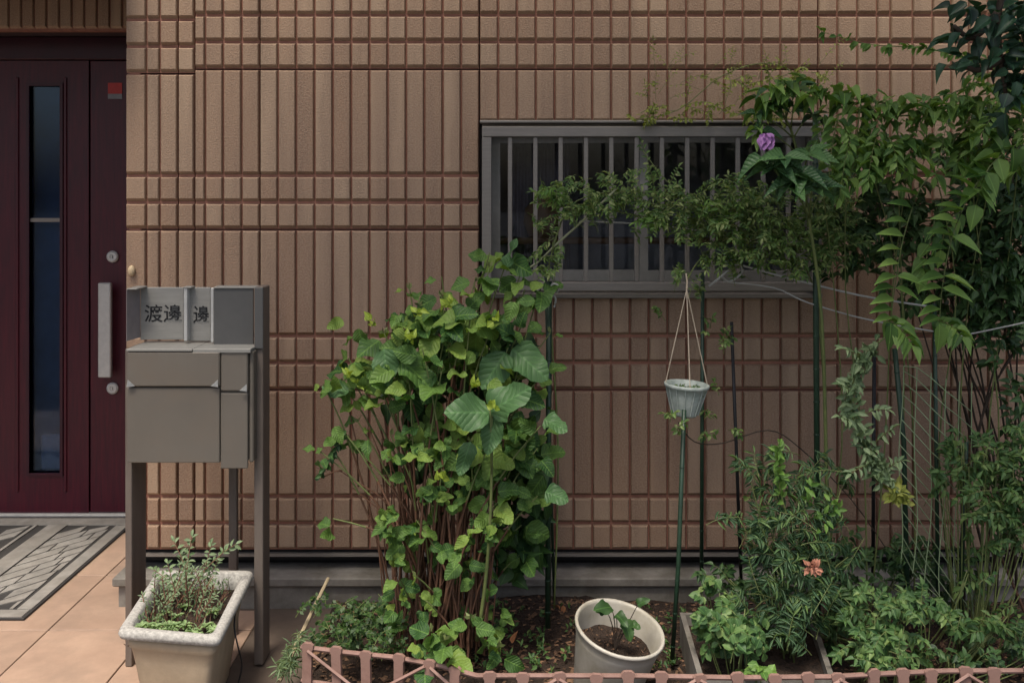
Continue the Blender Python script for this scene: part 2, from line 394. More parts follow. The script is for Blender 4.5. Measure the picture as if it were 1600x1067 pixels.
def cloud(lm, sm, blobs, dens, twig, n, L, W, tpls, depth=0.06, root=None, **kw):
    """blobs: (px, py, rx, ry, d[, density]) filled with leafy twigs"""
    for bl in blobs:
        px, py, rx, ry, d = bl[:5]; k = bl[5] if len(bl) > 5 else 1.0
        cnt = int(dens * k * rx * ry / 1000.0) + 1
        for _ in range(cnt):
            a_ = U(0, 2*math.pi); r_ = R()**0.62*1.22
            p = PX(px + rx * r_ * math.cos(a_), py + ry * r_ * math.sin(a_), d + U(-depth, depth))
            c = root if root is not None else PX(px, py + ry * 0.5, d)
            dirv = (p - c); dirv = dirv.normalized() if dirv.length > 1e-5 else Vector((0,0,1))
            dirv = (dirv * 0.7 + rv(0.7)).normalized()
            spray(lm, sm, p - dirv * twig * U(0.6, 1.2), p, n, L, W, tpls, **kw)

# ------------------------------------------------------------------ ground
mb = MB(); mb.box((-60, -60, -0.2), (60, 60, -0.022)); g = mb.build('ground', simple('asphalt_ground', (0.075,0.072,0.068), (0.05,0.048,0.046), 3, 0.9, bstr=0.5)); g['kind'] = 'structure'
mb = MB(); mb.box((-4.0, -1.05, -0.02), (-0.40, 1.0, -0.006)); pav = mb.build('paving', M_joint); pav['kind'] = 'structure'
xs = []; x = -1.41
while x > -3.9: x -= 0.31
xs = [x + 0.31 * i for i in range(0, 12)]
ys = [-0.208 + 0.418 * j for j in (-2, -1, 0, 1, 2)]
for i in range(len(xs) - 1):
    for j in range(len(ys) - 1):
        x0, x1, y0, y1 = xs[i], xs[i+1], ys[j], ys[j+1]
        if x0 >= -1.30 and y0 > 0.0: continue
        if x0 > -1.30: y1 = min(y1, -0.07)
        if x1 > -0.45: continue
        mb = MB(); e = 0.0022; dz = U(-0.0007, 0.0007)
        mb.cbox((x0+e, y0+e, -0.012), (x1-e, y1-e, 0.0+dz), 0.0015); mb.build('tile', M_paver, pav)
# soil bed
def soil_h(x, y): return 0.026 + 0.010 * math.sin(x * 7 + 1) * math.cos(y * 9) + 0.005 * math.sin(x * 31) * math.sin(y * 27 + 2)
mb = MB(); nx, ny = 110, 34; X0, X1, Y0, Y1 = -0.585, 2.9, -0.80, -0.02
vs = []; fs = []
for j in range(ny+1):
    for i in range(nx+1):
        x = X0 + (X1-X0)*i/nx; y = Y0 + (Y1-Y0)*j/ny
        edge = min(1, (x - X0) / 0.06)
        vs.append((x, y, -0.01 + (soil_h(x, y) + 0.01 + U(-0.004, 0.004)) * edge))
for j in range(ny):
    for i in range(nx):
        a = j*(nx+1)+i; fs.append((a, a+1, a+nx+2, a+nx+1))
mb.add(vs, fs); so = mb.build('soil_bed', M_soil, smooth=True); so['kind'] = 'structure'
mb = MB()
for _ in range(5200):
    x = U(-0.56, 1.6); y = U(-0.78, -0.05); z = soil_h(x, y) + U(-0.002, 0.004); s = U(0.003, 0.011)
    a = U(0, 6.28); d = Vector((math.cos(a), math.sin(a), U(-0.4, 0.4))) * s; q = Vector((-math.sin(a), math.cos(a), U(-.5,.5))) * s * U(0.3, 0.7)
    p = Vector((x, y, z)); h = Vector((0, 0, s * 0.3))
    mb.add([p - d - q, p + d - q, p + d + q, p - d + q, p + h], [(0,1,4),(1,2,4),(2,3,4),(3,0,4)], R())
o = mb.build('bark_chips', M_chip); o['kind'] = 'stuff'; o['label'] = 'brown bark chips and crumbs strewn over the dark soil bed'; o['category'] = 'bark chips'

# ------------------------------------------------------------------ house
house = thing('house', 'house front in ribbed tan siding with burgundy door and barred window', 'house', (0, 0.4, 0))
WIN = (752, 192, 1279, 457)      # window opening in wall pixels
ribcache = {}
def rib_mesh(w_, h_, q=None):
    k = (round(w_, 4), round(h_, 4))
    if k in ribcache: return ribcache[k]
    m_ = 0.0022; mz = 0.0030; bx = 0.0036; bb = 0.0115; bt = 0.0055; dp = 0.015
    mb = MB()
    a = [(m_, dp, mz), (w_-m_, dp, mz), (w_-m_, dp, h_-mz), (m_, dp, h_-mz)]
    c = [(m_+bx*.4, 0.004, mz+bb*.7), (w_-m_-bx*.4, 0.004, mz+bb*.7), (w_-m_-bx*.4, 0.004, h_-mz-bt*.5), (m_+bx*.4, 0.004, h_-mz-bt*.5)]
    b = [(m_+bx, 0, mz+bb), (w_-m_-bx, 0, mz+bb), (w_-m_-bx, 0, h_-mz-bt), (m_+bx, 0, h_-mz-bt)]
    vs = a + c + b; fs = [(8,9,10,11)]
    for o_ in (0, 4):
        for i in range(4):
            j = (i+1) % 4; fs.append((o_+i, o_+j, o_+4+j, o_+4+i))
    mb.add(vs, fs, 0.5); me = mb.mesh('siding_tile', M_tile); ribcache[k] = (me, mb); return ribcache[k]
RIBS = []   # (area_rank, board, x, z, w, h)
def clip_rects(x0, x1, y0, y1):
    wx0, wy0, wx1, wy1 = WIN
    if x1 <= wx0 or x0 >= wx1 or y1 <= wy0 or y0 >= wy1: return [(x0, x1, y0, y1)]
    out = []
    if y0 < wy0 - 6: out.append((x0, x1, y0, wy0))
    if y1 > wy1 + 6: out.append((x0, x1, wy1, y1))
    return out
cols = [
 ([195,228,249,277], 7), ([277,303], 7), ([303,320,348,377,405], 0),
 ([405 + (749-405)*i/12 for i in range(13)], 0), ([749 + (1279-749)*i/18 for i in range(19)], 0),
 ([1279,1309,1340,1371,1392,1427,1458,1487,1515], 0), ([1515 + 29.4*i for i in range(22)], 0)]
for cs, off in cols:
    for k in range(-3, 3):
        s0 = 108 + 251 * k; js = [s0, s0 + 167, s0 + 209, s0 + 251]
        if off:
            if k == -1: js = [js[0]+off if False else js[0], js[1]+off, js[2]+off, js[3]+off]
            if k == 0: js[0] += off
        x0, x1 = cs[0], cs[-1]
        mb = MB(); rects = clip_rects(x0, x1, js[0], js[3])
        full = [(x0, x1, js[0], js[3])] == rects
        if not full:
            # board cut around the window opening
            rects = []
            if js[0] < WIN[1]: rects.append((x0, x1, js[0], min(js[3], WIN[1])))
            if js[3] > WIN[3]: rects.append((x0, x1, max(js[0], WIN[3]), js[3]))
            if not rects: continue
        for (a, b, c, d) in rects:
            mb.box((wx(a)+0.0018, 0.0125, wz(d)+0.0022), (wx(b)-0.0018, 0.022, wz(c)-0.0022))
        bd = mb.build('siding_board', M_groove, house)
        for i in range(len(cs)-1):
            for j in range(3):
                for (a, b, c, d) in clip_rects(cs[i], cs[i+1], js[j], js[j+1]):
                    vis = (min(d, 1067) - max(c, 0)) * (min(b, 1600) - max(a, 0)) if (d > 0 and c < 1067 and a < 1600) else 0
                    hid = 0.35 if a > 1285 and c > 120 else (0.6 if 560 < a < 860 and c > 450 else 1)
                    RIBS.append((vis * hid, bd, wx(a), wz(d), (b-a)/480, (d-c)/480))
# left return of the wall corner and porch fascia
def ribs_on(mb, x0, x1, z0, z1, step, M):
    n = max(1, round((x1-x0)/step)); st = (x1-x0)/n
    zz = [z0]; 
    while zz[-1] < z1 - 0.02: zz.append(min(z1, zz[-1] + [0.0875, 0.0875, 0.348][(len(zz)-1) % 3]))
    for i in range(n):
        for j in range(len(zz)-1):
            _, rb = rib_mesh(st, zz[j+1]-zz[j])
            mb.add([M @ Vector((v[0] + x0 + i*st, v[1], v[2] + zz[j])) for v in rb.v], rb.f, R())
mb = MB(); Mr = Matrix.Translation((-1.2605, 0, 0)) @ Matrix.Rotation(math.radians(-90), 4, 'Z')
ribs_on(mb, -0.83, -0.014, 0.153, 3.2, 0.058, Mr); mb.build('corner_return_tiles', M_tile, house, kind='stuff')
mb = MB(); mb.box((-1.249, 0.013, 0.153), (-1.215, 0.85, 3.3)); mb.build('corner_backing', M_groove, house)
FY = 0.60
fas = MB(); fas.box((-4.2, FY+0.0115, 1.956), (-1.262, FY+0.05, 3.3)); fo = fas.build('porch_fascia', M_groove, house)
stp = 0.049; x = -1.268 - stp
while x > -2.1:
    RIBS.append((9e4 if x > -1.9 else 0, fo, x, 1.959, stp, 0.348, FY)); RIBS.append((0, fo, x, 2.307, stp, 0.0875, FY)); x -= stp
mb = MB(); ribs_on(mb, -4.2, -2.1, 1.959, 3.2, stp, Matrix.Translation((0, FY, 0))); mb.build('fascia_tiles', M_tile, house, kind='stuff')
RIBS.sort(key=lambda r: -r[0])
rest = {}
for n_, r in enumerate(RIBS):
    _, bd, x, z, w_, h_ = r[:6]; y = r[6] if len(r) > 6 else 0.0
    me, rb = rib_mesh(w_, h_)
    if n_ < 298 and r[0] > 0: inst('siding_tile', me, bd, Matrix.Translation((x, y + U(-0.0003, 0.0003), z)))
    else:
        m_ = rest.setdefault(bd.name, (bd, MB()))[1]
        m_.add([(v[0]+x, v[1]+y, v[2]+z) for v in rb.v], rb.f, R())
for bd, m_ in rest.values(): m_.build('small_tiles', M_tile, bd, kind='stuff')
# sheathing with window hole, drip flashing, foundation
mb = MB(); a0, b0, a1, b1 = wx(WIN[0]), wz(WIN[3]), wx(WIN[2]), wz(WIN[1])
ZT = 3.3
mb.box((-1.214, 0.0225, 0.125), (a0, 0.085, ZT)); mb.box((a1, 0.0225, 0.125), (3.0, 0.085, ZT))
mb.box((a0, 0.0225, 0.125), (a1, 0.085, b0)); mb.box((a0, 0.0225, b1), (a1, 0.085, ZT)); mb.build('sheathing', M_black, house)
mb = MB(); mb.box((-1.255, 0.002, 0.143), (3.0, 0.0215, 0.1515)); mb.build('drip_flashing', M_alum, house)
mb = MB(); mb.cbox((-1.277, -0.062, 0.070), (3.0, 0.075, 0.098), 0.004); mb.build('foundation_ledge', M_conc, house)
mb = MB(); mb.box((-1.262, -0.045, -0.02), (3.0, 0.075, 0.0695)); mb.build('foundation', M_conc, house)
mb = MB(); mb.box((-1.25, 0.0755, -0.02), (3.0, 0.3, 0.12)); mb.build('foundation_core', M_black, house)
# porch soffit and side/back walls
mb = MB(); mb.box((-4.2, FY+0.0505, 1.967), (-1.2495, 1.0, 1.99)); mb.build('soffit', simple('soffit_board', (0.05,0.03,0.035), rough=0.8), house)
mb = MB(); mb.box((-4.2, -0.25, 2.16), (-1.2635, FY+0.0110, 2.26)); mb.build('unseen_shade_ceiling', M_doorframe, house)  # unseen ceiling over the porch, added to darken the fascia and door
# door
DY = 0.82
door = thing('door_wall', '', '', (0,0,0)); bpy.data.objects.remove(door)
def dx(px): return (px-800)/380.0
def dz(py): return HC-(py-300)/380.0
mb = MB(); mb.box((-4.2, DY+0.06, 0), (-2.62, DY+0.12, 1.96)); mb.box((-4.2, DY+0.12, 0), (-1.25, DY+0.18, 1.96)); mb.build('porch_back_wall', M_doorframe, house)
fr = MB(); 
for a, b in (((-1.345, DY-0.01, 0.0), (-1.2505, DY+0.06, 1.965)), ((-2.62, DY-0.01, 0), (-2.56, DY+0.06, 1.965)), ((-2.559, DY-0.01, 1.872), (-1.346, DY+0.06, 1.965))): fr.cbox(a, b, 0.003)
fr.build('door_frame', M_doorframe, house)
mb = MB(); mb.cbox((-2.559, DY-0.02, 0.0005), (-1.346, DY+0.05, 0.012), 0.002); mb.build('threshold', M_steel, house)
gx0, gx1, gz0, gz1 = dx(47), dx(95), dz(738), dz(135)
dl = MB(); lx0, lx1 = -2.555, dx(140) - 0.003; lz0, lz1 = 0.014, 1.868
dl.box((lx0, DY, lz0), (gx0, DY+0.04, lz1)); dl.box((gx1, DY, lz0), (lx1, DY+0.04, lz1))
dl.box((gx0, DY, lz0), (gx1, DY+0.04, gz0)); dl.box((gx0, DY, gz1), (gx1, DY+0.04, lz1))
door = dl.build('door', M_door, house)
mb = MB()   # raised mouldings beside the glass
for px in (28, 103): mb.cbox((dx(px)-0.006, DY-0.006, 0.10), (dx(px)+0.006, DY-0.0003, 1.80), 0.002)
mb.build('moulding', M_door, door)
mb = MB()
for a, b in (((gx0-.012, DY-.008, gz0-.012), (gx0, DY+.02, gz1+.012)), ((gx1, DY-.008, gz0-.012), (gx1+.012, DY+.02, gz1+.012)), ((gx0, DY-.008, gz1), (gx1, DY+.02, gz1+.012)), ((gx0, DY-.008, gz0-.012), (gx1, DY+.02, gz0))): mb.box(a, b)
mb.build('glazing_bead', M_doorframe, door)
mb = MB(); mb.box((gx0, DY+0.012, gz0), (gx1, DY+0.018, gz1)); mb.build('pane', M_doorglass, door)
mb = MB(); mb.box((gx0, DY+0.004, dz(347)), (gx1, DY+0.0115, dz(341))); mb.build('glazing_bar', M_alum, door)
mb = MB(); mb.box((gx0-.02, DY+0.06, gz0-.02), (gx1+.02, DY+0.07, gz1+.02)); mb.build('glass_backing', simple('blue_backing', (0.05,0.10,0.16), (0.015,0.035,0.07), 5, 0.6), door)  # blue sheet close behind the pane, tints the glass
mb = MB(); mb.cbox((gx0+0.03, DY+0.022, gz0), (gx1, DY+0.058, gz0+0.15), 0.01); mb.build('reflection_block', simple('pale_reflection', (0.55,0.45,0.40), rough=0.7), door)  # added block imitating the pale reflection low in the glass
dp = MB(); dp.cbox((lx1+0.006, DY+0.002, lz0), (-1.348, DY+0.04, lz1), 0.002); side = dp.build('side_door_leaf', M_door, house)
hx0, hx1 = dx(162), dx(182); hz0, hz1 = dz(586), dz(440)
mb = MB(); mb.cbox((hx0, DY-0.055, hz0), (hx1, DY-0.035, hz1), 0.004)
for zz in (hz0+0.05, hz1-0.05): mb.tube([(0.5*(hx0+hx1), DY-0.035, zz), (0.5*(hx0+hx1), DY+0.002, zz)], 0.009, n=10)
mb.build('handle', M_steel, side)
for py in (401, 606):
    mb = MB(); M_ = Matrix.Translation((dx(177), DY+0.001, dz(py))) @ Matrix.Rotation(math.radians(90), 4, 'X')
    mb.lathe([(0.024,0),(0.024,0.008),(0.018,0.013),(0.009,0.013),(0.009,0.010),(0.0,0.010)], M_, 20); mb.box((dx(177)-0.002, DY-0.0145, dz(py)-0.006), (dx(177)+0.002, DY-0.010, dz(py)+0.006))
    mb.build('lock', M_steel, side)
mb = MB(); mb.box((dx(169), DY-0.0005, dz(147)), (dx(191), DY+0.0015, dz(130))); mb.build('red_sticker', M_red, side)
mb = MB(); mb.box((dx(169), DY-0.0005, dz(155)), (dx(191), DY+0.0015, dz(147)-.0003)); mb.build('grey_sticker', M_grey, side)
mb = MB(); mb.ball((wx(207), -0.008, wz(423)), (0.012, 0.010, 0.018), 12, 8); mb.build('wall_knob', M_knob, house, True)
mb = MB(); mb.box((-4.25, FY+0.011, -0.02), (-4.201, 1.0, 3.3)); mb.build('porch_side_wall', M_groove, house)

# window
WY0 = -0.004
win = MB(); fx0, fx1, fz0, fz1 = wx(753), wx(1278), wz(456), wz(194)
fy = 0.03; t = 0.03
for a, b in (((fx0, fy-.02, fz0), (fx0+t, fy+.05, fz1)), ((fx1-t, fy-.02, fz0), (fx1, fy+.05, fz1)), ((fx0+t, fy-.02, fz1-t), (fx1-t, fy+.05, fz1)), ((fx0+t, fy-.02, fz0), (fx1-t, fy+.05, fz0+t))): win.box(a, b)
window = win.build('window', M_alum, house)
def sash(x0, x1, y, name):
    mb = MB(); s = 0.028; z0, z1 = fz0+t+0.001, fz1-t-0.001
    for a, b in (((x0, y, z0), (x0+s, y+.02, z1)), ((x1-s, y, z0), (x1, y+.02, z1)), ((x0+s, y, z1-s), (x1-s, y+.02, z1)), ((x0+s, y, z0), (x1-s, y+.02, z0+s*1.3))): mb.box(a, b)
    mb.build('sash', M_alum2, window)
    mb = MB(); mb.box((x0+s, y+.008, z0+s*1.3), (x1-s, y+.012, z1-s)); mb.build('pane', M_glass, window)
xm = wx(1008); sash(fx0+t+.001, xm+0.014, 0.055, 'l'); sash(xm-0.014, fx1-t-.001, 0.0325, 'r')
mb = MB(); mb.box((fx0-.1, 0.55, fz0-.2), (fx1+.1, 0.56, fz1+.2)); mb.box((fx0-.11, 0.0855, fz0-.2), (fx0-.1, 0.56, fz1+.2)); mb.box((fx1+.1, 0.0855, fz0-.2), (fx1+.11, 0.56, fz1+.2))
mb.box((fx0-.1, 0.0855, fz0-.21), (fx1+.1, 0.56, fz0-.2)); mb.box((fx0-.1, 0.0855, fz1+.2), (fx1+.1, 0.56, fz1+.21))
mb.build('room_interior', simple('dim_room', (0.50,0.48,0.48), (0.22,0.22,0.26), 4, 0.9), window)
gr = thing('x', '', ''); bpy.data.objects.remove(gr)
mb = MB(); n_ = 60; vs = []
for i in range(n_+1):
    x_ = fx0 + 0.10 + 0.20*i/n_; vs += [(x_, .22 + .012*math.sin(i*.9), fz0-.05), (x_, .22 + .010*math.sin(i*.9+.4), fz1+.05)]
mb.add(vs, [(2*i, 2*i+2, 2*i+3, 2*i+1) for i in range(n_)]); mb.build('reflection_curtain', simple('reflection_grey', (0.30,0.27,0.30), (0.2,0.18,0.22), 20, 0.9), window, True)  # added cloth, its grey stands in for reflection in the window glass
mb = MB(); mb.lathe([(0,0),(.045,0),(.065,.05),(.06,.10),(.03,.13),(.035,.15),(0,.15)], Matrix.Translation((wx(850), .17, wz(375))), 20); mb.box((fx0, .12, wz(375)-.02), (fx1, .23, wz(375)-.001)); mb.build('shelf_jar', simple('brown_jar', (0.30,0.17,0.09), (0.2,0.11,0.06), 12, 0.5), window, True)
# grille : rails and bars proud of the wall
GY = -0.085
def gx(px): return (px-800)*(DW+GY)/F
def gz(py): return HC-(py-300)*(DW+GY)/F
gm = MB(); e0, e1 = gx(753), gx(1284)
gm.cbox((e0, GY, gz(214)), (e1, GY+0.028, gz(198)), .002); gm.cbox((e0, GY, gz(455)), (e1, GY+0.028, gz(441)), .002)
gm.cbox((e0, GY+.0005, gz(441)+.0005), (gx(768), GY+0.027, gz(214)-.0005), .002); gm.cbox((gx(1269), GY+.0005, gz(441)+.0005), (e1, GY+0.027, gz(214)-.0005), .002)
grille = gm.build('window_grille', M_alum, house)
for zz in (gz(212), gz(453)):
    for xx in (e0+0.003, e1-0.021):
        mb = MB(); mb.box((xx, GY+0.0285, zz), (xx+0.018, 0.009, zz+0.018)); mb.build('bracket', M_alum, grille)
barw = 0.014; bm = MB(); bm.cbox((-barw/2, 0, 0), (barw/2, 0.014, gz(214)-gz(441)-0.0012), 0.0015); bme = bm.mesh('bar', M_alum)
for i in range(12):
    px = 797 + 39.7 * i; inst('bar', bme, grille, Matrix.Translation((gx(px), GY+0.008, gz(441)+.0006)))
mb = MB(); mb.cbox((fx0-0.006, -0.035, fz0-0.018), (fx1+0.004, 0.010, fz0-0.001), .003); mb.build('window_sill', M_alum, house)
mb = MB(); mb.cbox((fx0-0.006, -0.030, fz1+0.001), (fx1+0.004, 0.010, fz1+0.010), .002); mb.build('window_hood', M_alum, house)
# conduit down the wall beside the window (right)
mb = MB(); mb.tube([(wx(1287), -0.02, wz(180)), (wx(1287), -0.02, wz(268))], 0.007, n=8); mb.build('downpipe_stub', M_alum2, house)
# ------------------------------------------------------------------ door mat
mat = thing('door_mat', 'grey rubber door mat with raised stone pattern and dark edge before the burgundy door', 'door mat', (-1.9, 0.3, 0))
MX0, MX1, MY0, MY1 = -2.45, -1.515, -0.145, 0.765
mb = MB(); mb.cbox((MX0, MY0, 0.001), (MX1, MY1, 0.008), 0.002); mb.build('base', M_matdark, mat)
def bar2(mb, p, q, wd, z0=0.0081, z1=0.0125):
    p = Vector((p[0], p[1], 0)); q = Vector((q[0], q[1], 0)); d = (q-p).normalized(); n = Vector((-d.y, d.x, 0)) * wd/2
    b = [p-n, q-n, q+n, p+n]; mb.add([(v.x, v.y, z0) for v in b] + [(v.x*0.999+p.x*.001, v.y, z1) for v in b], [(4,5,6,7),(0,1,5,4),(1,2,6,5),(2,3,7,6),(3,0,4,7)], R())
mb = MB(); bar2(mb, (MX0, MY1-.045), (MX1, MY1-.045), 0.075); bar2(mb, (MX1-.03, MY1-.085), (MX1-.03, MY0+.06), 0.045, 0.0081, 0.011)
bar2(mb, (MX0, MY0+.03), (MX1-.01, MY0+.03), 0.05, 0.0081, 0.011); mb.build('border', M_mat, mat)
mb = MB(); bar2(mb, (-1.80, MY0+.06), (-1.80, MY1-.085), 0.075); mb.build('band', M_mat, mat)
mb = MB(); bar2(mb, (-1.885, MY0+.06), (-1.885, MY1-.085), 0.012); mb.build('band', M_mat, mat)
for sgn, xa, xb in ((1, -1.755, -1.575), (-1, -2.40, -1.90)):
    row = 0.082; sl = 1.25; j0 = -6
    for j in range(j0, 14):
        yb_ = MY0 + j*row; x = xa + U(0, .03)
        xl = xa
        while xl < xb - 0.012:
            x2 = min(xb, xl + U(0.05, 0.12)); y1_ = yb_ + (xl - xa)*sl; y2_ = yb_ + (x2 - .006 - xa)*sl; lo, hi = MY0 + .062, MY1 - .092
            q = [(xl, y1_), (x2-.006, y2_), (x2-.006, y2_ + row - .011), (xl, y1_ + row - .011)]
            q = [(u, min(hi, max(lo, v))) for u, v in q]
            if min(q[3][1]-q[0][1], q[2][1]-q[1][1]) > .012 and not (xb < -1.89 and (xl+.04+2.03)**2 + (y1_+.04-.36)**2 < .016):
                mb = MB(); h_ = .0112 + U(0, .0008)
                mb.add([(u, v, .0081) for u, v in q] + [(u, v, h_) for u, v in q], [(4,5,6,7),(0,1,5,4),(1,2,6,5),(2,3,7,6),(3,0,4,7)], R()); mb.build('stone', M_mat, mat)
            xl = x2
mb = MB(); pts = [(-2.03 + 0.085*math.cos(a*math.pi/16), 0.36 + 0.085*math.sin(a*math.pi/16), 0.011) for a in range(33)]; mb.tube(pts, 0.004, n=5, cap=False)
for a, b in (((-2.08,.40),(-1.98,.40)), ((-2.03,.43),(-2.03,.30)), ((-2.075,.37),(-1.985,.37)), ((-2.03,.36),(-2.08,.30)), ((-2.03,.36),(-1.98,.30)), ((-2.06,.335),(-2.0,.335)), ((-2.06,.42),(-2.07,.39))): bar2(mb, a, b, 0.008)
mb.build('emblem', M_matdark, mat)

# ------------------------------------------------------------------ mailbox on its stand
mail = thing('mailbox', 'grey-brown mailbox on brown legs with nameplate frame above, beside the entrance', 'mailbox', (-0.9, -0.4, 0))
d0 = 2.65
def bxp(x0, x1, y0, y1, d, dep, c=0.003):      # box whose front face sits on the given pixels at distance d
    a = PX(x0, y1, d); b = PX(x1, y0, d); mb = MB(); mb.cbox((a.x, a.y, a.z), (b.x, a.y+dep, b.z), c); return mb
body = bxp(199, 388, 549, 722, d0+0.012, 0.12, 0.006); bo = body.build('body', M_box, mail)
bxp(198, 343, 606, 723, d0, 0.0115, 0.002).build('door', M_box, mail)
bxp(344.5, 387, 614, 732, d0+.004, 0.0075, 0.002).build('door', M_box, mail)
fl = bxp(198, 343, 550, 604, d0-.006, 0.0175, 0.003).build('flap', M_box, mail)
bxp(344.5, 387, 550, 611, d0, 0.0115, 0.003).build('flap', M_box, mail)
# curled lower corners of the flaps
for px in (203, 337, 382):
    mb = MB(); s = 1 if px != 203 else -1; py = 602 if px != 382 else 609
    p = PX(px, py, d0-.0075); mb.add([p+Vector((-s*.014,0,-.002)), p+Vector((s*.006,0,.016)), p+Vector((s*.008,-.005,-.004))], [(0,1,2)]); mb.add([p+Vector((-s*.014,0,-.002)), p+Vector((s*.008,-.005,-.004)), p+Vector((s*.006,0,.016))], [(0,1,2)])
    mb.build('flap_corner', M_steel, mail)
tp = MB(); a = PX(197, 549, d0-.008); b = PX(300, 549, d0-.008); c = PX(392, 549, d0)
tp.cbox((a.x, a.y, a.z), (b.x, a.y+0.15, a.z+.006), .001); tp.cbox((b.x+.0005, a.y+.004, a.z-.005), (c.x, a.y+0.15, a.z+.0055), .001)
tp.build('top_cover', M_plate, mail)
mb = bxp(389, 396, 549, 722, d0+.012, 0.10); mb.build('side_trim', M_box, mail)
# legs: deep flat plates
def leg(px0, px1, d, dep, ytop, name='leg'):
    x0 = (px0-800)*d/F; x1 = (px1-800)*d/F; mb = MB(); mb.cbox((x0, d-DW, 0.0008), (x1, d-DW+dep, HC-(ytop-300)*d/F), 0.002); mb.build(name, M_leg, mail)
leg(195.5, 206, 2.69, 0.105, 545)
leg(357, 370, 2.88, 0.02, 640)
mb = MB(); x0 = (198-800)*2.6/F
leg(397, 411, 2.70, 0.075, 449)
# nameplate housing above the box
dn = 2.76; NY = dn-DW
def np_(x0, x1, y0, y1, d, dep, m, name='nameplate', c=.0015): return bxp(x0, x1, y0, y1, d, dep, c).build(name, m, mail)
np_(219, 287, 449, 531, dn, .006, M_plate); np_(294, 329, 449, 533, dn, .006, M_plate)
np_(334, 396, 450, 541, dn-.03, .006, M_plate2, 'back_panel')
np_(287, 292.5, 450, 533, dn-.025, .03, M_steel, 'divider'); np_(329, 334, 450, 535, dn-.025, .03, M_steel, 'divider')
mb = MB(); a = PX(198, 533, dn-.07); b = PX(219, 449, dn)
mb.add([(a.x, a.y, a.z), (b.x, b.y, a.z), (b.x, b.y, b.z), (a.x, a.y, b.z), (a.x-.002, a.y+.002, a.z), (b.x-.002, b.y+.002, a.z), (b.x-.002, b.y+.002, b.z), (a.x-.002, a.y+.002, b.z)], [(0,1,2,3),(7,6,5,4),(0,4,5,1),(3,2,6,7),(0,3,7,4)])
mb.build('side_wing', simple('wing_metal', (0.26,0.23,0.23), rough=0.5, metal=0.1), mail)
mb = MB(); zt = PX(0, 449, dn).z
q = PX(334, 449, dn-.035); r_ = PX(412, 449, dn-.035); mb.cbox((q.x, q.y, zt), (r_.x, q.y+.045, zt+.005), .001)
q = PX(198, 449, dn-.07); r_ = PX(219, 449, dn-.0); mb.cbox((q.x, q.y, zt), (q.x+.03, q.y+.075, zt+.004), .001)
q = PX(286, 449, dn-.028); mb.cbox((q.x, q.y, zt), (q.x+.024, q.y+.035, zt+.004), .001); mb.build('cap', M_plate, mail)
np_(397.5, 411, 449, 545, 2.692, .006, M_plate2, 'post_face')
def text(s, px0, px1, py0, py1, d, parent, mat):
    cu = bpy.data.curves.new('lettering', 'FONT'); cu.body = s; cu.size = 1; cu.extrude = 0.01; cu.offset = 0.004
    o = bpy.data.objects.new('lettering', cu); COL.objects.link(o); bpy.context.view_layer.update()
    dg = bpy.context.evaluated_depsgraph_get(); me = bpy.data.meshes.new_from_object(o.evaluated_get(dg)); bpy.data.objects.remove(o)
    xs_ = [v.co.x for v in me.vertices]; ys_ = [v.co.y for v in me.vertices]
    a = PX(px0, py1, d); b = PX(px1, py0, d)
    sx = (b.x-a.x)/(max(xs_)-min(xs_)); sy = (b.z-a.z)/(max(ys_)-min(ys_)); mx, my = min(xs_), min(ys_)
    for v in me.vertices: v.co = Vector((a.x + (v.co.x-mx)*sx, a.y - v.co.z*0.04, a.z + (v.co.y-my)*sy))
    me.materials.clear(); me.materials.append(mat)
    o = bpy.data.objects.new('lettering', me); COL.objects.link(o); put(o, parent); return o
text('渡邊', 226, 284, 476, 503, dn-.0012, mail, M_ink); text('邊', 302, 327, 478, 505, dn-.0012, mail, M_ink)

# ------------------------------------------------------------------ stone planter
pl = thing('stone_planter', 'long cream planter with speckled grey rim under the mailbox', 'planter', (-0.86, -0.6, 0))
Rz = 0.27
def rimpt(px, py): d = (HC-Rz)*F/(py-300); return Vector(((px-800)*d/F, d-DW, Rz))
cA, cB, cC, cD = rimpt(247, 889), rimpt(396, 890), rimpt(342, 996), rimpt(184, 984)   # bl br fr fl
def ring(k, z, cc=None):
    pts = [cA, cB, cC, cD]; c = sum(pts, Vector())/4; out = []
    for i, p in enumerate(pts):      # rounded corners, 4 points each
        prv, nxt = pts[i-1], pts[(i+1) % 4]
        off = (p - c); pp = c + Vector((off.x*(1) , off.y, 0)); 
        inx = Vector((-1 if off.x > 0 else 1, 0, 0)) * k; iny = Vector((0, -1 if off.y > 0 else 1, 0)) * k
        corner = pp + inx + iny
        a = corner + (prv-p).normalized()*0.022; b = corner + (nxt-p).normalized()*0.022
        for q in bez(a, corner, b, 4): out.append(Vector((q.x, q.y, z)))
    return out
def loft(mb, rings, close=False):
    n = len(rings[0]); vs = [v for r in rings for v in r]; fs = []
    for i in range(len(rings)-1):
        for k in range(n): k2 = (k+1) % n; fs.append((i*n+k2, i*n+k, (i+1)*n+k, (i+1)*n+k2))
    mb.add(vs, fs)
mb = MB(); loft(mb, [ring(0.012, Rz-0.026), ring(0.0, Rz-0.022), ring(-0.003, Rz-0.012), ring(0.0, Rz-0.003), ring(0.005, Rz), ring(0.018, Rz), ring(0.024, Rz-0.004), ring(0.026, Rz-0.045)])
mb.build('rim', M_rim, pl, True)
mb = MB(); loft(mb, [ring(0.055, 0.001), ring(0.050, 0.01), ring(0.026, 0.18), ring(0.020, 0.215), ring(0.014, 0.222), ring(0.014, 0.236), ring(0.019, 0.2435), ring(0.022, 0.2438)])
mb.build('body', M_planter, pl, True)
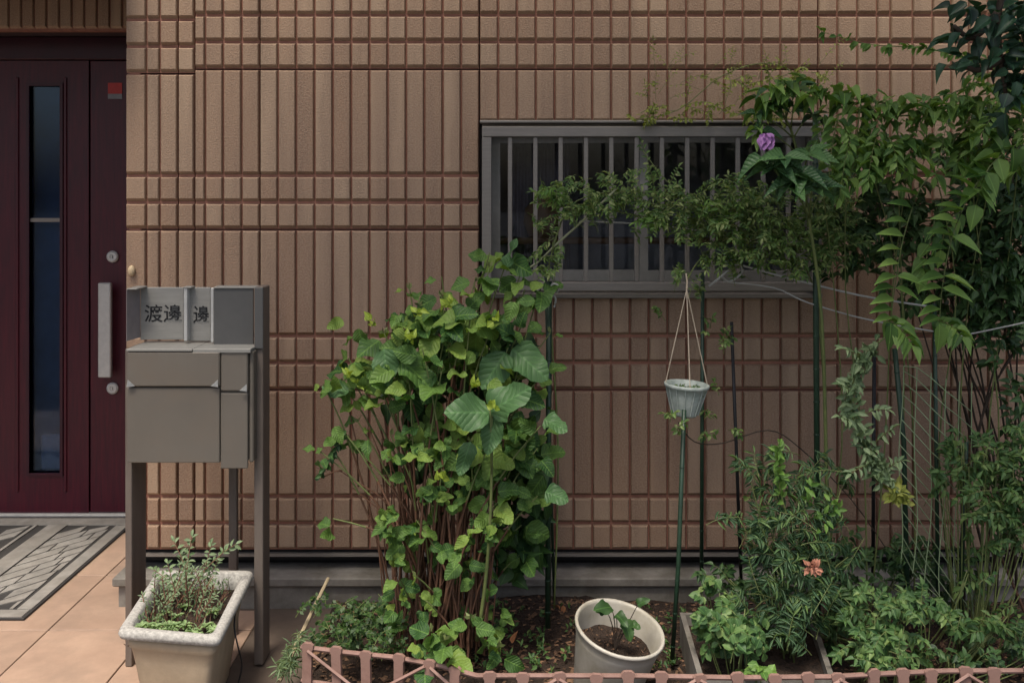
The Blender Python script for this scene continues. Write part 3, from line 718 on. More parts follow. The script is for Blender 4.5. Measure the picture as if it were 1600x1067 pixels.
mb = MB(); r1 = ring(0.027, Rz-0.045); c_ = sum(r1, Vector())/len(r1); c_.z = Rz-0.03
mb.add(r1 + [c_], [(i, (i+1) % len(r1), len(r1)) for i in range(len(r1))][::1]); mb.build('soil', M_soil, pl)
cab = MB(); cab.tube(smooth([PX(372, 930, 2.6), PX(366, 975, 2.5), PX(372, 1010, 2.48), PX(378, 1040, 2.5), PX(370, 1075, 2.5)]), 0.0022, n=5)
cb = cab.build('cable', M_bpole); cb['label'] = 'thin dark cable hanging down beside the cream planter'; cb['category'] = 'cable'
# herb in planter
hb = thing('potted_rosemary', 'straggly rosemary-like herb in the cream planter', 'plant', (-0.87, -0.6, 0.2))
lm = MB(); sm = MB()
for i in range(26):
    a = Vector((U(-0.93, -0.79), U(-0.68, -0.52), 0.225)); tipx = a + Vector((U(-.06, .07), U(-.05, .08), U(0.05, 0.16)))
    spray(lm, sm, a, tipx, 16, 0.014, 0.004, T_ti, 0.1, 0.2, 0.0022)
for (px, py) in ((272, 846), (330, 850), (350, 858), (300, 838), (368, 850), (290, 865), (262, 880), (240, 890)):
    a = Vector((U(-.9,-.83), U(-.65,-.55), .23)); spray(lm, sm, a, PX(px, py, 2.6), 14, 0.020, 0.009, T_sm, 0.0, 0.3, 0.0018)
for _ in range(260):
    p = Vector((U(-0.95, -0.76), U(-0.74, -0.46), 0.232 + U(0, 0.03))); put_leaf(lm, T_ti[0], p, rv(1)+Vector((0,0,1)), rv(1)+Vector((0,-.5,1)), 0.015, 0.005)
for _ in range(110):
    a = Vector((U(-0.94, -0.77), U(-0.76, -0.48), 0.226)); sm.tube([a, a + Vector((U(-.03,.03), U(-.03,.03), U(.02,.07)))], .0012, .0006, 3)
for _ in range(200):
    q_ = Vector((U(-0.95, -0.76), U(-0.79, -0.46), 0.23)); put_leaf(sm, T_ti[0], q_, rv(1), Vector((0,0,1))+rv(.5), U(.008,.016), .006)
sm.build('stem', M_stem, hb, kind='stuff'); lm.build('foliage', L_sil, hb, True, kind='stuff')
sc = thing('succulent_clump', 'pale green star-leaved succulents along the front of the cream planter', 'plant', (-0.88, -0.75, 0.23))
lm = MB()
for i in range(34):
    t = R(); p = cD.lerp(cC, 0.12 + 0.76*t) + Vector((0.01, U(0.02, 0.20)*R()**.6 + .02, -0.03 + U(0, .02)))
    for k in range(11):
        a = k*2.4; e = U(0.1, 0.8); put_leaf(lm, T_sm[0], p, Vector((math.cos(a), math.sin(a), e)), Vector((-math.cos(a)*e, -math.sin(a)*e, 1)), 0.021, 0.009)
lm.build('rosettes', L_succ, sc, True, kind='stuff')

# ------------------------------------------------------------------ white tilted pot
dpot = 2.47; pc = PX(968, 983, dpot)
pot = thing('flower_pot', 'round white plastic pot leaning to the right in the soil, with a small seedling', 'flower pot', (pc.x, pc.y, 0.03))
ax = Vector((0.20, -0.20, 1)).normalized(); xA = Vector((1, 0, 0)); xA = (xA - ax*xA.dot(ax)).normalized(); yA = ax.cross(xA)
PM = Matrix(((xA.x, yA.x, ax.x, pc.x), (xA.y, yA.y, ax.y, pc.y), (xA.z, yA.z, ax.z, pc.z), (0,0,0,1)))
r_ = 0.116
mb = MB(); mb.lathe([(0.0,-.19),(r_*.70,-.19),(r_*.72,-.185),(r_*.93,-.03),(r_*.955,-.022),(r_*.96,-.004),(r_*1.0,-.002),(r_*1.02,.003),(r_*1.0,.008),(r_*.955,.007),(r_*.93,.0),(r_*.90,-.03),(r_*.84,-.075)], PM, 40)
mb.build('shell', M_pot, pot, True)
mb = MB(); vs = []; n = 28
for rr in (0, .35, .7, 1.0):
    for k in range(n): an = 2*math.pi*k/n; vs.append(PM @ Vector((r_*.86*rr*math.cos(an), r_*.86*rr*math.sin(an), -.062 + U(-.004,.004))))
mb.add(vs, [(i*n+k, i*n+(k+1)%n, (i+1)*n+(k+1)%n, (i+1)*n+k) for i in range(3) for k in range(n)]); mb.build('soil', M_soil, pot, True)
mb = MB()
for _ in range(260):
    a = U(0, 6.28); rr = r_*.82*math.sqrt(R()); p = PM @ Vector((rr*math.cos(a), rr*math.sin(a), -.058)); s = U(.002,.006)
    mb.add([p+rv(s), p+rv(s), p+rv(s), p+rv(s)], [(0,1,2),(0,2,3),(1,2,3)], R())
mb.build('bark_crumbs', M_chip, pot, kind='stuff')
sdl = thing('seedling', 'small seedling with round dark leaves growing in the white leaning pot', 'plant', tuple(PM @ Vector((0,0,-.06))))
hm = [tpl_mesh('seedling_leaf', t_, L_hydd) for t_ in T_hyd]; base = PM @ Vector((0.0, 0.0, -.06))
sm = MB()
for (px, py, L_, dd) in ((955, 948, .055, (-.6,-.5,.2)), (962, 960, .045, (.5,-.8,.0)), (975, 968, .05, (.3,-.6,-.6)), (996, 945, .035, (.5,-.3,.5)), (948, 955, .03, (-.8,-.2,.1)), (985,972,.03,(.6,-.4,-.2))):
    p = PX(px, py, dpot); sm.tube(bez(base, (base+p)/2 + Vector((.01,0,.02)), p, 4), .0018, .001, 5); leaf_obj(random.choice(hm), sdl, p, Vector(dd), Vector((0,-.6,.8))+rv(.2), L_, L_*.75)
sm.build('stem', M_dstem, sdl, kind='stuff')
lm = MB()
for _ in range(16): p = PM @ Vector((U(-.02,.05), U(-.09,-.05), -.055)); put_leaf(lm, T_sm[0], p, rv(1)+Vector((0,0,1)), rv(1)+Vector((0,-.5,.6)), .012, .008)
lm.build('weed_sprouts', L_lime, sdl, kind='stuff')

# ------------------------------------------------------------------ trough at right
tr = thing('garden_trough', 'low weathered grey trough sunk in the bed right of the white pot', 'planter', (0.6, -0.5, 0.03))
tz = 0.125
def gp(px, py, z): d = (HC-z)*F/(py-300); return Vector(((px-800)*d/F, d-DW, z))
ta, tb, tc, td = gp(1062, 957, tz), gp(1272, 962, tz), gp(1306, 1062, tz), gp(1092, 1062, tz)
def slab(p, q, th, z0, z1):
    d = (q-p).normalized(); n = Vector((-d.y, d.x, 0))*th; mb = MB(); b = [p, q, q+n, p+n]
    mb.add([(v.x, v.y, z0) for v in b] + [(v.x, v.y, z1) for v in b], [(3,2,1,0),(4,5,6,7),(0,1,5,4),(1,2,6,5),(2,3,7,6),(3,0,4,7)]); return mb
for p, q in ((ta, td), (td, tc), (tc, tb), (tb, ta)): slab(p, q, 0.014, 0.02, tz + U(-.0015,.0015)).build('side', M_conc, tr)
mb = MB(); mb.add([(v.x, v.y, tz-.03) for v in (ta, td, tc, tb)], [(0,1,2,3)]); mb.build('soil', M_soil, tr)

# ------------------------------------------------------------------ edging fence
fe = thing('picket_edging', 'low pinkish plastic picket edging along the front of the bed', 'garden edging', (0.2, -0.72, 0))
zr = 0.165
fpath = [gp(470, 1012, zr), gp(540, 1020, zr), gp(620, 1029, zr), gp(690, 1043, zr), gp(745, 1056, zr), gp(830, 1058, zr), gp(1000, 1058, zr), gp(1150, 1060, zr), gp(1300, 1058, zr), gp(1380, 1054, zr), gp(1480, 1050, zr), gp(1720, 1050, zr)]
def pathpt(s):
    acc = 0
    for i in range(len(fpath)-1):
        L_ = (fpath[i+1]-fpath[i]).length
        if acc + L_ >= s: return fpath[i].lerp(fpath[i+1], (s-acc)/L_), (fpath[i+1]-fpath[i]).normalized()
        acc += L_
    return fpath[-1], (fpath[-1]-fpath[-2]).normalized()
tot = sum((fpath[i+1]-fpath[i]).length for i in range(len(fpath)-1))
mb = MB(); pts = [p + Vector((0, .006, U(-.002,.002))) for p in fpath]; mb.tube(pts, .0062, n=6); mb.build('rail', M_fence, fe)
mb = MB(); mb.tube([p + Vector((0, .006, -.085)) for p in fpath], .0045, n=6); mb.build('rail', M_fence, fe)
s = 0.02; k = 0; pm = MB(); w_ = .0125
prof = [(-w_,-.20),(w_,-.20),(w_,-.006),(w_*1.25,0),(w_*1.25,.008),(w_*.7,.013),(-w_*.7,.013),(-w_*1.25,.008),(-w_*1.25,0),(-w_,-.006)]
nP = len(prof); pm.add([(x_, -.006, z_) for x_, z_ in prof] + [(x_, .0035, z_) for x_, z_ in prof], [tuple(range(nP)), tuple(range(nP, 2*nP))[::-1]] + [((i+1)%nP, i, i+nP, (i+1)%nP+nP) for i in range(nP)])
pme = pm.mesh('picket', M_fence)
while s < tot:
    p, d = pathpt(s); a = math.atan2(d.y, d.x)
    inst('picket', pme, fe, Matrix.Translation(p + Vector((0,0,U(-.004,.004)))) @ Matrix.Rotation(a + U(-.15,.15), 4, 'Z') @ Matrix.Rotation(U(-.06,.06), 4, 'Y'))
    if k % 2 == 0:
        p2, _ = pathpt(min(tot, s + .16)); mb = MB(); up = k % 4 == 0
        mb.tube([p + Vector((0,-.010, 0 if up else -.10)), p2 + Vector((0,-.010, -.10 if up else 0))], .0045, n=4); mb.build('diagonal', M_fence, fe)
    s += U(.068, .092); k += 1
# bamboo stick leaning at bed corner
mb = MB(); mb.tube([PX(513, 903, 2.80), PX(478, 975, 2.66), PX(436, 1064, 2.50)], .005, .0065, n=7); o = mb.build('bamboo_stick', M_bamboo); o['label'] = 'dry bamboo stick slanting over the left end of the bed'; o['category'] = 'stick'

# ------------------------------------------------------------------ stakes
def stake(pts, r, m, label, cat='garden stake', knots=True):
    mb = MB(); mb.tube(pts, r, n=8)
    if knots:
        for i in range(len(pts)-1):
            L_ = (pts[i+1]-pts[i]).length; n = int(L_/.09)
            for j in range(n): mb.ball(pts[i].lerp(pts[i+1], (j+.5)/n) + Vector((0,0,0)), (r*1.22, r*1.22, r*.8), 6, 4)
    o = mb.build('garden_stake', m, None, True); o['label'] = label; o['category'] = cat; o['group'] = 'stakes in the flower bed'; return o
stake([PX(858, 440, 2.78), PX(856, 980, 2.78)], .0085, M_gpole, 'thick green stake at the right edge of the hydrangea')
stake([PX(852, 420, 2.84), PX(866, 940, 2.84)], .004, M_gpole, 'thin green stake just behind the thick green stake by the hydrangea')
stake([PX(1069, 640, 2.62), PX(1060, 880, 2.62), PX(1050, 1035, 2.62)], .0062, M_gpole, 'green stake standing right of the white pot, below the hanging pot')
stake([PX(1098, 425, 2.86), PX(1096, 900, 2.86)], .0058, M_gpole, 'green stake close behind the right side of the hanging pot')
stake([PX(1143, 503, 2.92), PX(1158, 905, 2.92)], .0052, M_bpole, 'black stake leaning slightly in front of the siding, right of hanging pot', knots=False)
stake([PX(1274, 175, 2.74), PX(1275, 500, 2.74), PX(1278, 960, 2.74)], .0085, M_gpole, 'tallest green stake, holding up the flowering shrub right of the window')
stake([PX(1366, 545, 2.95), PX(1364, 905, 2.95)], .006, M_bpole, 'dark stake against the siding behind the drooping spray')
stake([PX(1398, 545, 2.72), PX(1412, 690, 2.72), PX(1418, 940, 2.72)], .0075, M_gpole, 'dark green post at the left edge of the climbing net')
stake([PX(1460, 474, 2.72), PX(1466, 960, 2.72)], .006, M_gpole, 'thin green stake in the middle of the climbing net')
stake([PX(1510, 690, 2.66), PX(1500, 960, 2.66)], .006, M_gpole, 'green stake at the right edge of the climbing net')
stake([PX(1600, 780, 2.7), PX(1560, 860, 2.72), PX(1610, 975, 2.6)][1:], .004, M_stem, 'thin brown stick leaning in the lower right corner', knots=False)
# climbing net
net = thing('climbing_net', 'pale green square garden net hanging between stakes at right', 'garden net', (1.1, -0.4, 0.5))
mb = MB(); c4 = (PX(1412, 572, 2.70), PX(1520, 600, 2.70), PX(1516, 985, 2.66), PX(1405, 870, 2.66))
nu, nv = 5, 15
def npt(u, v): 
    p = c4[0].lerp(c4[1], u).lerp(c4[3].lerp(c4[2], u), v); return p + Vector((0.004*math.sin(v*9+u*5), 0.012*math.sin(u*6+v*5), 0.004*math.sin(u*8+v*3)))
for i in range(nu+1): mb.tube([npt(i/nu, j/nv) for j in range(nv+1)], .0016, n=3, cap=False)
for j in range(nv+1): mb.tube([npt(i/nu, min(1, max(0, j/nv + .16*(i/nu) - .04))) for i in range(nu+1)], .0016, n=3, cap=False)
mb.build('mesh', M_net, net)
# twine lines
def line(pts, r, m, name, label, cat):
    mb = MB(); mb.tube(smooth(pts), r, n=5); o = mb.build(name, m); o['label'] = label; o['category'] = cat; return o
line([PX(1150, 412, 2.8), PX(1215, 430, 2.76), PX(1345, 462, 2.73), PX(1460, 480, 2.715)], .0030, M_twine, 'twine', 'upper pale grey twine stretched from window bars past the tall stake', 'twine')
line([PX(1130, 440, 2.82), PX(1210, 450, 2.78), PX(1260, 472, 2.74), PX(1350, 498, 2.73), PX(1460, 518, 2.715)], .0022, M_twine, 'twine', 'lower slack grey twine crossing in front of the tall stake', 'twine')
line([PX(1460, 532, 2.715), PX(1530, 519, 2.66), PX(1760, 470, 2.5)], .0022, M_twine, 'twine', 'grey twine rising to the right edge above the net', 'twine')
line([PX(870, 458, 2.74), PX(872, 446, 2.73), PX(863, 444, 2.73), PX(860, 455, 2.74), PX(868, 466, 2.73), PX(866, 480, 2.74)], .0030, M_twine, 'twine_knot', 'pale twine knot tied at the top of the thick green stake', 'twine')
line([PX(1108, 447, 2.8), PX(1122, 436, 2.78), PX(1135, 425, 2.78), PX(1152, 412, 2.8), PX(1160, 425, 2.8), PX(1140, 440, 2.8), PX(1128, 432, 2.79)], .0035, M_twine, 'twine_knot', 'pale bunched twine knot under the window grille', 'twine')
line([PX(800, 432, 2.82), PX(838, 412, 2.80), PX(866, 385, 2.78), PX(905, 350, 2.76), PX(950, 308, 2.75), PX(962, 296, 2.76)], .0032, simple('pale_cane', (0.32,0.34,0.20), rough=.6), 'vine_cane', 'pale bent cane arching from the hydrangea up across the window', 'cane')
line([PX(905, 346, 2.82), PX(1000, 350, 2.83), PX(1100, 362, 2.84), PX(1200, 380, 2.84), PX(1330, 372, 2.84)], .0025, M_twine, 'twine', 'pale twine running level across the window bars', 'twine')
# ------------------------------------------------------------------ hanging pot
dh = 2.66; hc = PX(1073, 601, dh); hp = thing('hanging_pot', 'small pale hanging pot on three thin wires below the window', 'hanging pot', tuple(hc))
HM = Matrix.Translation(hc) @ Matrix.Rotation(.06, 4, 'Y')
mb = MB(); rr = .057; mb.lathe([(0,-.085),(rr*.55,-.085),(rr*.6,-.08),(rr*.85,-.03),(rr*.97,-.008),(rr*1.08,-.006),(rr*1.1,.002),(rr*1.05,.004),(rr*.95,.0),(rr*.85,-.02),(rr*.6,-.05),(0,-.05)], HM, 28); mb.build('bowl', M_hpot, hp, True)
apex = PX(1073, 452, dh); hook = PX(1072, 428, dh+.05)
for an in (3.2, 0.15, -1.6):
    mb = MB(); mb.tube([apex, HM @ Vector((rr*1.05*math.cos(an), rr*1.05*math.sin(an), .0))], .0014, n=5); mb.build('wire', M_wire, hp)
mb = MB(); mb.tube([apex, apex.lerp(hook, .5)+Vector((.002,0,0)), hook], .0025, n=6); mb.build('hook', M_wire, hp)
mb = MB()
for i in range(14):
    an = i*2*math.pi/14; mb.tube([HM @ Vector((rr*1.0*math.cos(an), rr*1.0*math.sin(an), -.008)), HM @ Vector((rr*.9*math.cos(an), rr*.9*math.sin(an), -.03)), HM @ Vector((rr*.64*math.cos(an), rr*.64*math.sin(an), -.08))], .0016, n=4)
mb.build('ribs', M_hpot, hp)
mb = MB(); mb.lathe([(0,-.022),(rr*.5,-.020),(rr*.86,-.024)], HM, 20); mb.build('soil', M_soil, hp)
mb = MB()
for _ in range(60): put_leaf(mb, T_sm[0], HM @ Vector((U(-.04,.04), U(-.04,.04), -.018)), rv(1)+Vector((0,0,.6)), rv(1)+Vector((0,-.5,.6)), .018, .008)
mb.build('sprouts', L_sil, hp, True, kind='stuff')
# ------------------------------------------------------------------ vegetation
UP = Vector((0, 0, 1))
# --- hydrangea
hy = thing('hydrangea', 'big bushy hydrangea with broad leaves and many bare brown stems left of the thick stake', 'hydrangea', (-0.2, -0.45, 0.03))
hme = [tpl_mesh('leaf', t_, L_hyd) for t_ in T_hyd]
bud = [tpl_mesh('leaf', t_, L_bud) for t_ in T_pt[:2]]
sm = MB(); gs = MB(); lm = MB(); lm2 = MB(); cnt = 0
def base_pt(px=None):
    return PX((px if px is not None else U(615, 765)), U(985, 1040), U(2.55, 2.78))
ros = [ # px, py, d, n leaves, size, droop
 (505,600,2.60,2,.06),(500,705,2.62,3,.045),(512,690,2.62,3,.05),(690,432,2.64,2,.05),(640,452,2.66,3,.06),(765,395,2.68,3,.06),(820,452,2.66,4,.07),(860,520,2.7,2,.06),(795,400,2.72,3,.10),(765,418,2.66,4,.085),(742,440,2.64,4,.085),(812,432,2.68,4,.08),(845,452,2.70,3,.085),(835,480,2.70,2,.08),
 (690,462,2.66,4,.085),(655,478,2.66,4,.09),(625,490,2.66,4,.085),(700,500,2.60,4,.10),(735,492,2.58,4,.10),(772,500,2.62,4,.09),
 (600,520,2.66,4,.085),(570,520,2.70,3,.07),(585,560,2.64,4,.085),(545,560,2.68,4,.085),(620,560,2.58,5,.11),(660,545,2.56,5,.10),
 (640,600,2.56,5,.09),(690,580,2.58,5,.095),(600,620,2.60,4,.09),(560,610,2.64,4,.085),(535,600,2.68,3,.08),
 (720,560,2.70,5,.11),(760,550,2.72,5,.12),(800,560,2.74,5,.12),(770,590,2.72,4,.11),(835,600,2.70,3,.09),(850,580,2.72,2,.08),
 (530,665,2.62,3,.065),(560,660,2.64,3,.06),(545,690,2.66,3,.055),(610,680,2.60,4,.07),(655,665,2.58,4,.075),(700,640,2.64,4,.09),
 (735,690,2.60,4,.085),(760,705,2.55,3,.09),(700,710,2.62,4,.08),(815,700,2.62,3,.085),(845,665,2.56,3,.085),(840,700,2.64,3,.08),
 (640,735,2.58,4,.055),(690,742,2.56,5,.06),(670,760,2.58,4,.05),(770,770,2.56,5,.07),(800,762,2.58,4,.075),(840,775,2.60,3,.08),(770,800,2.6,4,.065),
 (650,812,2.56,4,.06),(635,835,2.56,4,.07),(665,835,2.56,3,.06),(725,860,2.56,4,.06),(735,890,2.58,3,.055),(700,850,2.6,3,.05),
 (625,905,2.52,4,.055),(650,900,2.50,4,.06),(620,935,2.52,3,.05),(655,930,2.52,3,.05),
 (675,985,2.42,5,.075),(695,1000,2.38,5,.08),(665,1010,2.40,4,.07),(735,965,2.46,4,.06),(755,1000,2.45,4,.065),(780,1010,2.50,3,.06),
 (520,810,2.62,4,.065),(815,820,2.66,4,.09),(820,860,2.68,3,.08)]
for (px, py, d, n, L_) in ros:
    tip = PX(px, py, d)
    b = base_pt(690 + (px-690)*.25 + U(-45,45)) if py < 940 else base_pt(px)
    if (px, py) == (520, 810): b = PX(640, 870, 2.64)
    top = tip + Vector((0,0,.01)); mid = Vector((b.x*.85 + tip.x*.15, (b.y+tip.y)/2 + U(-.02,.02), b.z + (tip.z-b.z)*.62))
    pts = bez(b, mid, tip, 7); h = (tip.z - b.z)
    sm.tube(pts[:6], .0042 if h > .5 else .003, .0028, 5, R(), False); gs.tube(pts[5:], .0028, .0018, 5, R(), False)
    az0 = U(0, 6.28)
    for k in range(n):
        az = az0 + k*2.35 + U(-.3,.3)
        dr = Vector((math.cos(az), math.sin(az)*.75 - .25, U(-.6, .5)))
        nn = Vector((0, -.7, .75)) + rv(.55); s = U(.45, 1.08) * L_ * .88
        if R() < .12: continue
        leaf_obj(random.choice(hme), hy, tip + Vector((0,0,-.012*k)) + dr*.014, dr, nn, s, s*U(.72,.86)); cnt += 1
    if R() < .55:
        for k in range(4): put_leaf(gs, T_ti[0], tip, rv(1)+UP*1.2, rv(1), .02, .01)
for _ in range(115):      # medium leaves filling the upper half of the bush
    a = U(0,6.28); r_ = math.sqrt(R()); cx_, cy_, rx_, ry_ = random.choice(((690,530,95,60),(620,580,75,55),(760,580,80,70),(740,670,90,45),(810,720,45,60)))
    q_ = PX(cx_ + rx_*r_*math.cos(a), cy_ + ry_*r_*math.sin(a), U(2.58,2.74)); s = U(.045,.085)
    put_leaf(lm2, random.choice(T_hyd), q_, rv(1)+Vector((0,-.4,-.3)), Vector((0,-.8,.6))+rv(.45), s, s*.78)
hmat = tpl_mesh('leaf', T_hyd[1], L_hydm)
# the few biggest, clearest leaves
for (px, py, d, dr, nn, L_, W_) in ((765,645,2.46,(-1,-.35,.12),(-.1,-.9,.5),.118,.100),(765,645,2.47,(.8,-.3,.62),(-.35,-.8,.5),.130,.100),(775,650,2.48,(-.25,-.4,-1),(-.1,-1,.2),.10,.06),
      (545,612,2.60,(-1,-.1,.25),(.1,-.8,.6),.075,.052),(792,418,2.66,(.25,-.1,1),(-.7,-.7,.3),.085,.035),(600,545,2.58,(.15,-.4,-1),(0,-1,.3),.10,.075),
      (850,655,2.48,(.6,-.5,-.15),(0,-.7,.8),.075,.055),(735,690,2.5,(-.3,-.4,-.9),(.2,-1,.2),.09,.05),(852,768,2.52,(.7,-.5,-.1),(0,-.8,.6),.07,.058),(800,545,2.62,(.7,-.4,-.5),(0,-.9,.5),.13,.10),(790,550,2.62,(-.5,-.4,-.7),(0,-.9,.4),.12,.09)):
    leaf_obj(hmat, hy, PX(px, py, d), Vector(dr), Vector(nn), L_, W_)
gs.tube(bez(PX(745, 1000, 2.55), PX(772, 860, 2.52), PX(768, 650, 2.47), 8), .0055, .003, 7); gs.tube([PX(768,740,2.48), PX(766,640,2.46)], .003, .002, 5)
for (px, py, d) in ((582,505,2.58),(545,585,2.58),(768,635,2.44),(640,530,2.52),(700,478,2.54),(563,598,2.58),(690,745,2.5),(655,490,2.56),(742,600,2.54),(772,500,2.55)):
    for k in range(6): leaf_obj(random.choice(bud), hy, PX(px + U(-6,6), py + U(-6,6), d), rv(1) + UP*.4, Vector((0,-1,.3)) + rv(.6), U(.018,.032), U(.012,.02)); cnt += 1
# many bare stems
for i in range(75):
    b = base_pt(); t = PX(b.x*F/2.65 + 800 + U(-45, 45), U(560, 880), U(2.6, 2.82))
    mid = b.lerp(t, .5) + Vector((U(-.03,.03), U(-.02,.02), 0)); sm.tube(bez(b, mid, t, 5), U(.0022,.0038), .0014, 4, R(), False)
for (x0,y0,x1,y1) in ((640,820,530,735),(650,860,548,760),(620,900,600,650),(535,735,500,748),(600,760,575,665),(560,760,545,640)):
    sm.tube([PX(x0,y0,2.66), PX((x0+x1)/2+5,(y0+y1)/2-5,2.66), PX(x1,y1,2.64)], .003, .0015, 5)
# drooping catkin-like spray at left
for i in range(40):
    t = i/40; p = PX(540 - 40*t, 672 + 75*t, 2.62); put_leaf(lm, T_sm[0], p, rv(1) + Vector((-.4,-.3,-.5)), Vector((0,-1,.5)) + rv(.4), .022, .012)
for _ in range(74):
    c = PX(U(600, 790), U(690, 1000), U(2.48, 2.7))
    for k in range(random.choice((2,3,4))):
        put_leaf(lm2, random.choice(T_hyd), c, rv(1)+Vector((0,-.3,-.1)), Vector((0,-.8,.6))+rv(.5), U(.025,.05), U(.02,.038))
for _ in range(45):
    c = PX(U(520, 860), U(470, 720), U(2.56, 2.68)); put_leaf(lm2, random.choice(T_hyd), c, rv(1)+Vector((0,-.3,-.2)), Vector((0,-.8,.6))+rv(.5), U(.035,.06), U(.026,.045))
# inner foliage, its shade put into a darker leaf colour
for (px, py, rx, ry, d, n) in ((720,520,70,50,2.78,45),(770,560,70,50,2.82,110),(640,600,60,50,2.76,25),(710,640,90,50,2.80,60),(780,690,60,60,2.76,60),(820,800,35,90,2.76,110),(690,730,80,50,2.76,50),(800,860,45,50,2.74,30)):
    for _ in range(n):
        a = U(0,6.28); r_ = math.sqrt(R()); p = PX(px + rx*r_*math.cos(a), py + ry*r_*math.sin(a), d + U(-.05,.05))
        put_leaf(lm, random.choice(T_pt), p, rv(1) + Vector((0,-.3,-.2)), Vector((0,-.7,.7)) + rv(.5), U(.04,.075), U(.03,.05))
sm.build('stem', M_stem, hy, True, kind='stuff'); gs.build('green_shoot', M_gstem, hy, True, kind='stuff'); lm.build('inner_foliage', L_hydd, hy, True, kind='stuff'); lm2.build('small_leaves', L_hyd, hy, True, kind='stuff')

# --- jasmine-like vine across the window
jv = thing('window_vine', 'fine-leaved vine trained along twine across the barred window', 'vine', (0.3, -0.32, 1.2))
lm = MB(); sm = MB()
for pts in (((862,395,2.78),(880,340,2.78),(905,320,2.80),(960,330,2.8),(1040,345,2.8),(1150,365,2.8),(1290,372,2.78)),((866,950,2.80),(872,700,2.79),(858,460,2.78),(864,390,2.78),(900,315,2.8),(1000,300,2.8),(1120,320,2.8),(1280,340,2.78)),
            ((1290,700,2.7),(1283,540,2.76),(1260,420,2.78),(1180,370,2.8),(1060,300,2.82),(1000,230,2.84)),((1072,440,2.72),(1090,410,2.76),(1120,380,2.8))):
    sm.tube(smooth([PX(*p) for p in pts], 4), .003, .0015, 5)
JB = [(860,305,28,18,2.74,1.3),(890,330,30,28,2.76,1.1),(865,375,20,35,2.78,.9),(925,312,50,30,2.76,1.2),(985,305,45,32,2.78,1.1),(1015,290,20,50,2.8,.5),(1045,325,60,40,2.76,1.1),(1100,330,60,45,2.74,1.2),
      (1150,320,55,42,2.72,1.4),(1200,350,60,60,2.7,1.6),(1255,375,50,55,2.7,1.6),(1120,365,70,22,2.76,.9),(1110,405,30,22,2.76,.9),(1180,400,55,25,2.76,1.2),(1300,350,55,60,2.74,1.5),(1290,310,40,40,2.76,1.2),(1078,430,25,18,2.72,.8),(850,420,18,22,2.76,.8)]
cloud(lm, sm, JB, 15, .07, 10, .019, .0075, T_sm, .09, droop=.1, sr=.0009)
jy = [(855,302,22,14,2.72,1),(1020,345,30,22,2.72,.6),(1110,330,40,25,2.7,.6)]
lime = MB(); cloud(lime, sm, jy, 16, .05, 7, .022, .009, T_sm, .03)
# tip sprays left
for (a, b) in (((900,330),(832,300)),((900,335),(838,318)),((930,305),(872,292)),((985,300),(950,272)),((1030,330),(1002,222)),((1030,320),(1060,262)),((870,400),(800,418)),((868,370),(832,402))):
    spray(lm, sm, PX(*a, 2.76), PX(*b, 2.74), 14, .021, .008, T_sm)
lm.build('foliage', L_jas, jv, True, kind='stuff'); lime.build('young_foliage', L_lime, jv, True, kind='stuff'); sm.build('stem', M_gstem, jv, True, kind='stuff')

# --- sparse creeper on the wall above the window and small sprigs
wc = thing('wall_creeper', 'sparse yellowish creeper clinging to the siding above the window', 'creeper', (0.6, -0.03, 1.5))
lm = MB(); sm = MB()
cloud(lm, sm, [(1010,180,30,14,3.02,.9),(1060,178,30,12,3.02,.5),(1130,130,60,22,3.04,.25),(1200,170,60,30,3.02,.4),(1120,165,70,22,3.04,.3),(1240,120,40,30,3.0,.6)], 20, .05, 6, .018, .010, T_sm, .02)
sm.tube(smooth([PX(985,190,3.05), PX(1060,172,3.05), PX(1130,118,3.05), PX(1210,100,3.04), PX(1290,150,2.95)]), .0015, n=4)
for _ in range(46):
    q_ = PX(U(1000,1290), U(95,190), 2.98); spray(lm, sm, q_, q_ + Vector((U(-.09,.09), -.01, U(-.02,.10))), 8, .014, .006, T_ti, sr=.0007)
lm.build('foliage', leafmat('creeper_leaf', (.16,.20,.03), (.32,.36,.07)), wc, True, kind='stuff'); sm.build('stem', M_gstem, wc, True, kind='stuff')
sp = thing('creeper_tip', 'long thin light green shoot reaching left across the upper siding rows', 'creeper', (1.2, -0.2, 1.9))
lm = MB(); sm = MB(); pts = smooth([PX(1560,95,2.75), PX(1500,88,2.78), PX(1440,75,2.8), (PX(1380,72,2.82)), PX(1340,66,2.84), PX(1283,50,2.86)], 5)
sm.tube(pts, .002, .0008, 4)
for i in range(64):
    p, d = along(pts, R()); side = Vector((U(-.5,.3), -.4, U(-1,.5))); put_leaf(lm, random.choice(T_sm), p, side + d*.4, Vector((0,-.6,.6))+rv(.4), U(.02,.036), U(.012,.018))
lm.build('foliage', L_lime, sp, True, kind='stuff'); sm.build('stem', M_gstem, sp, True, kind='stuff')

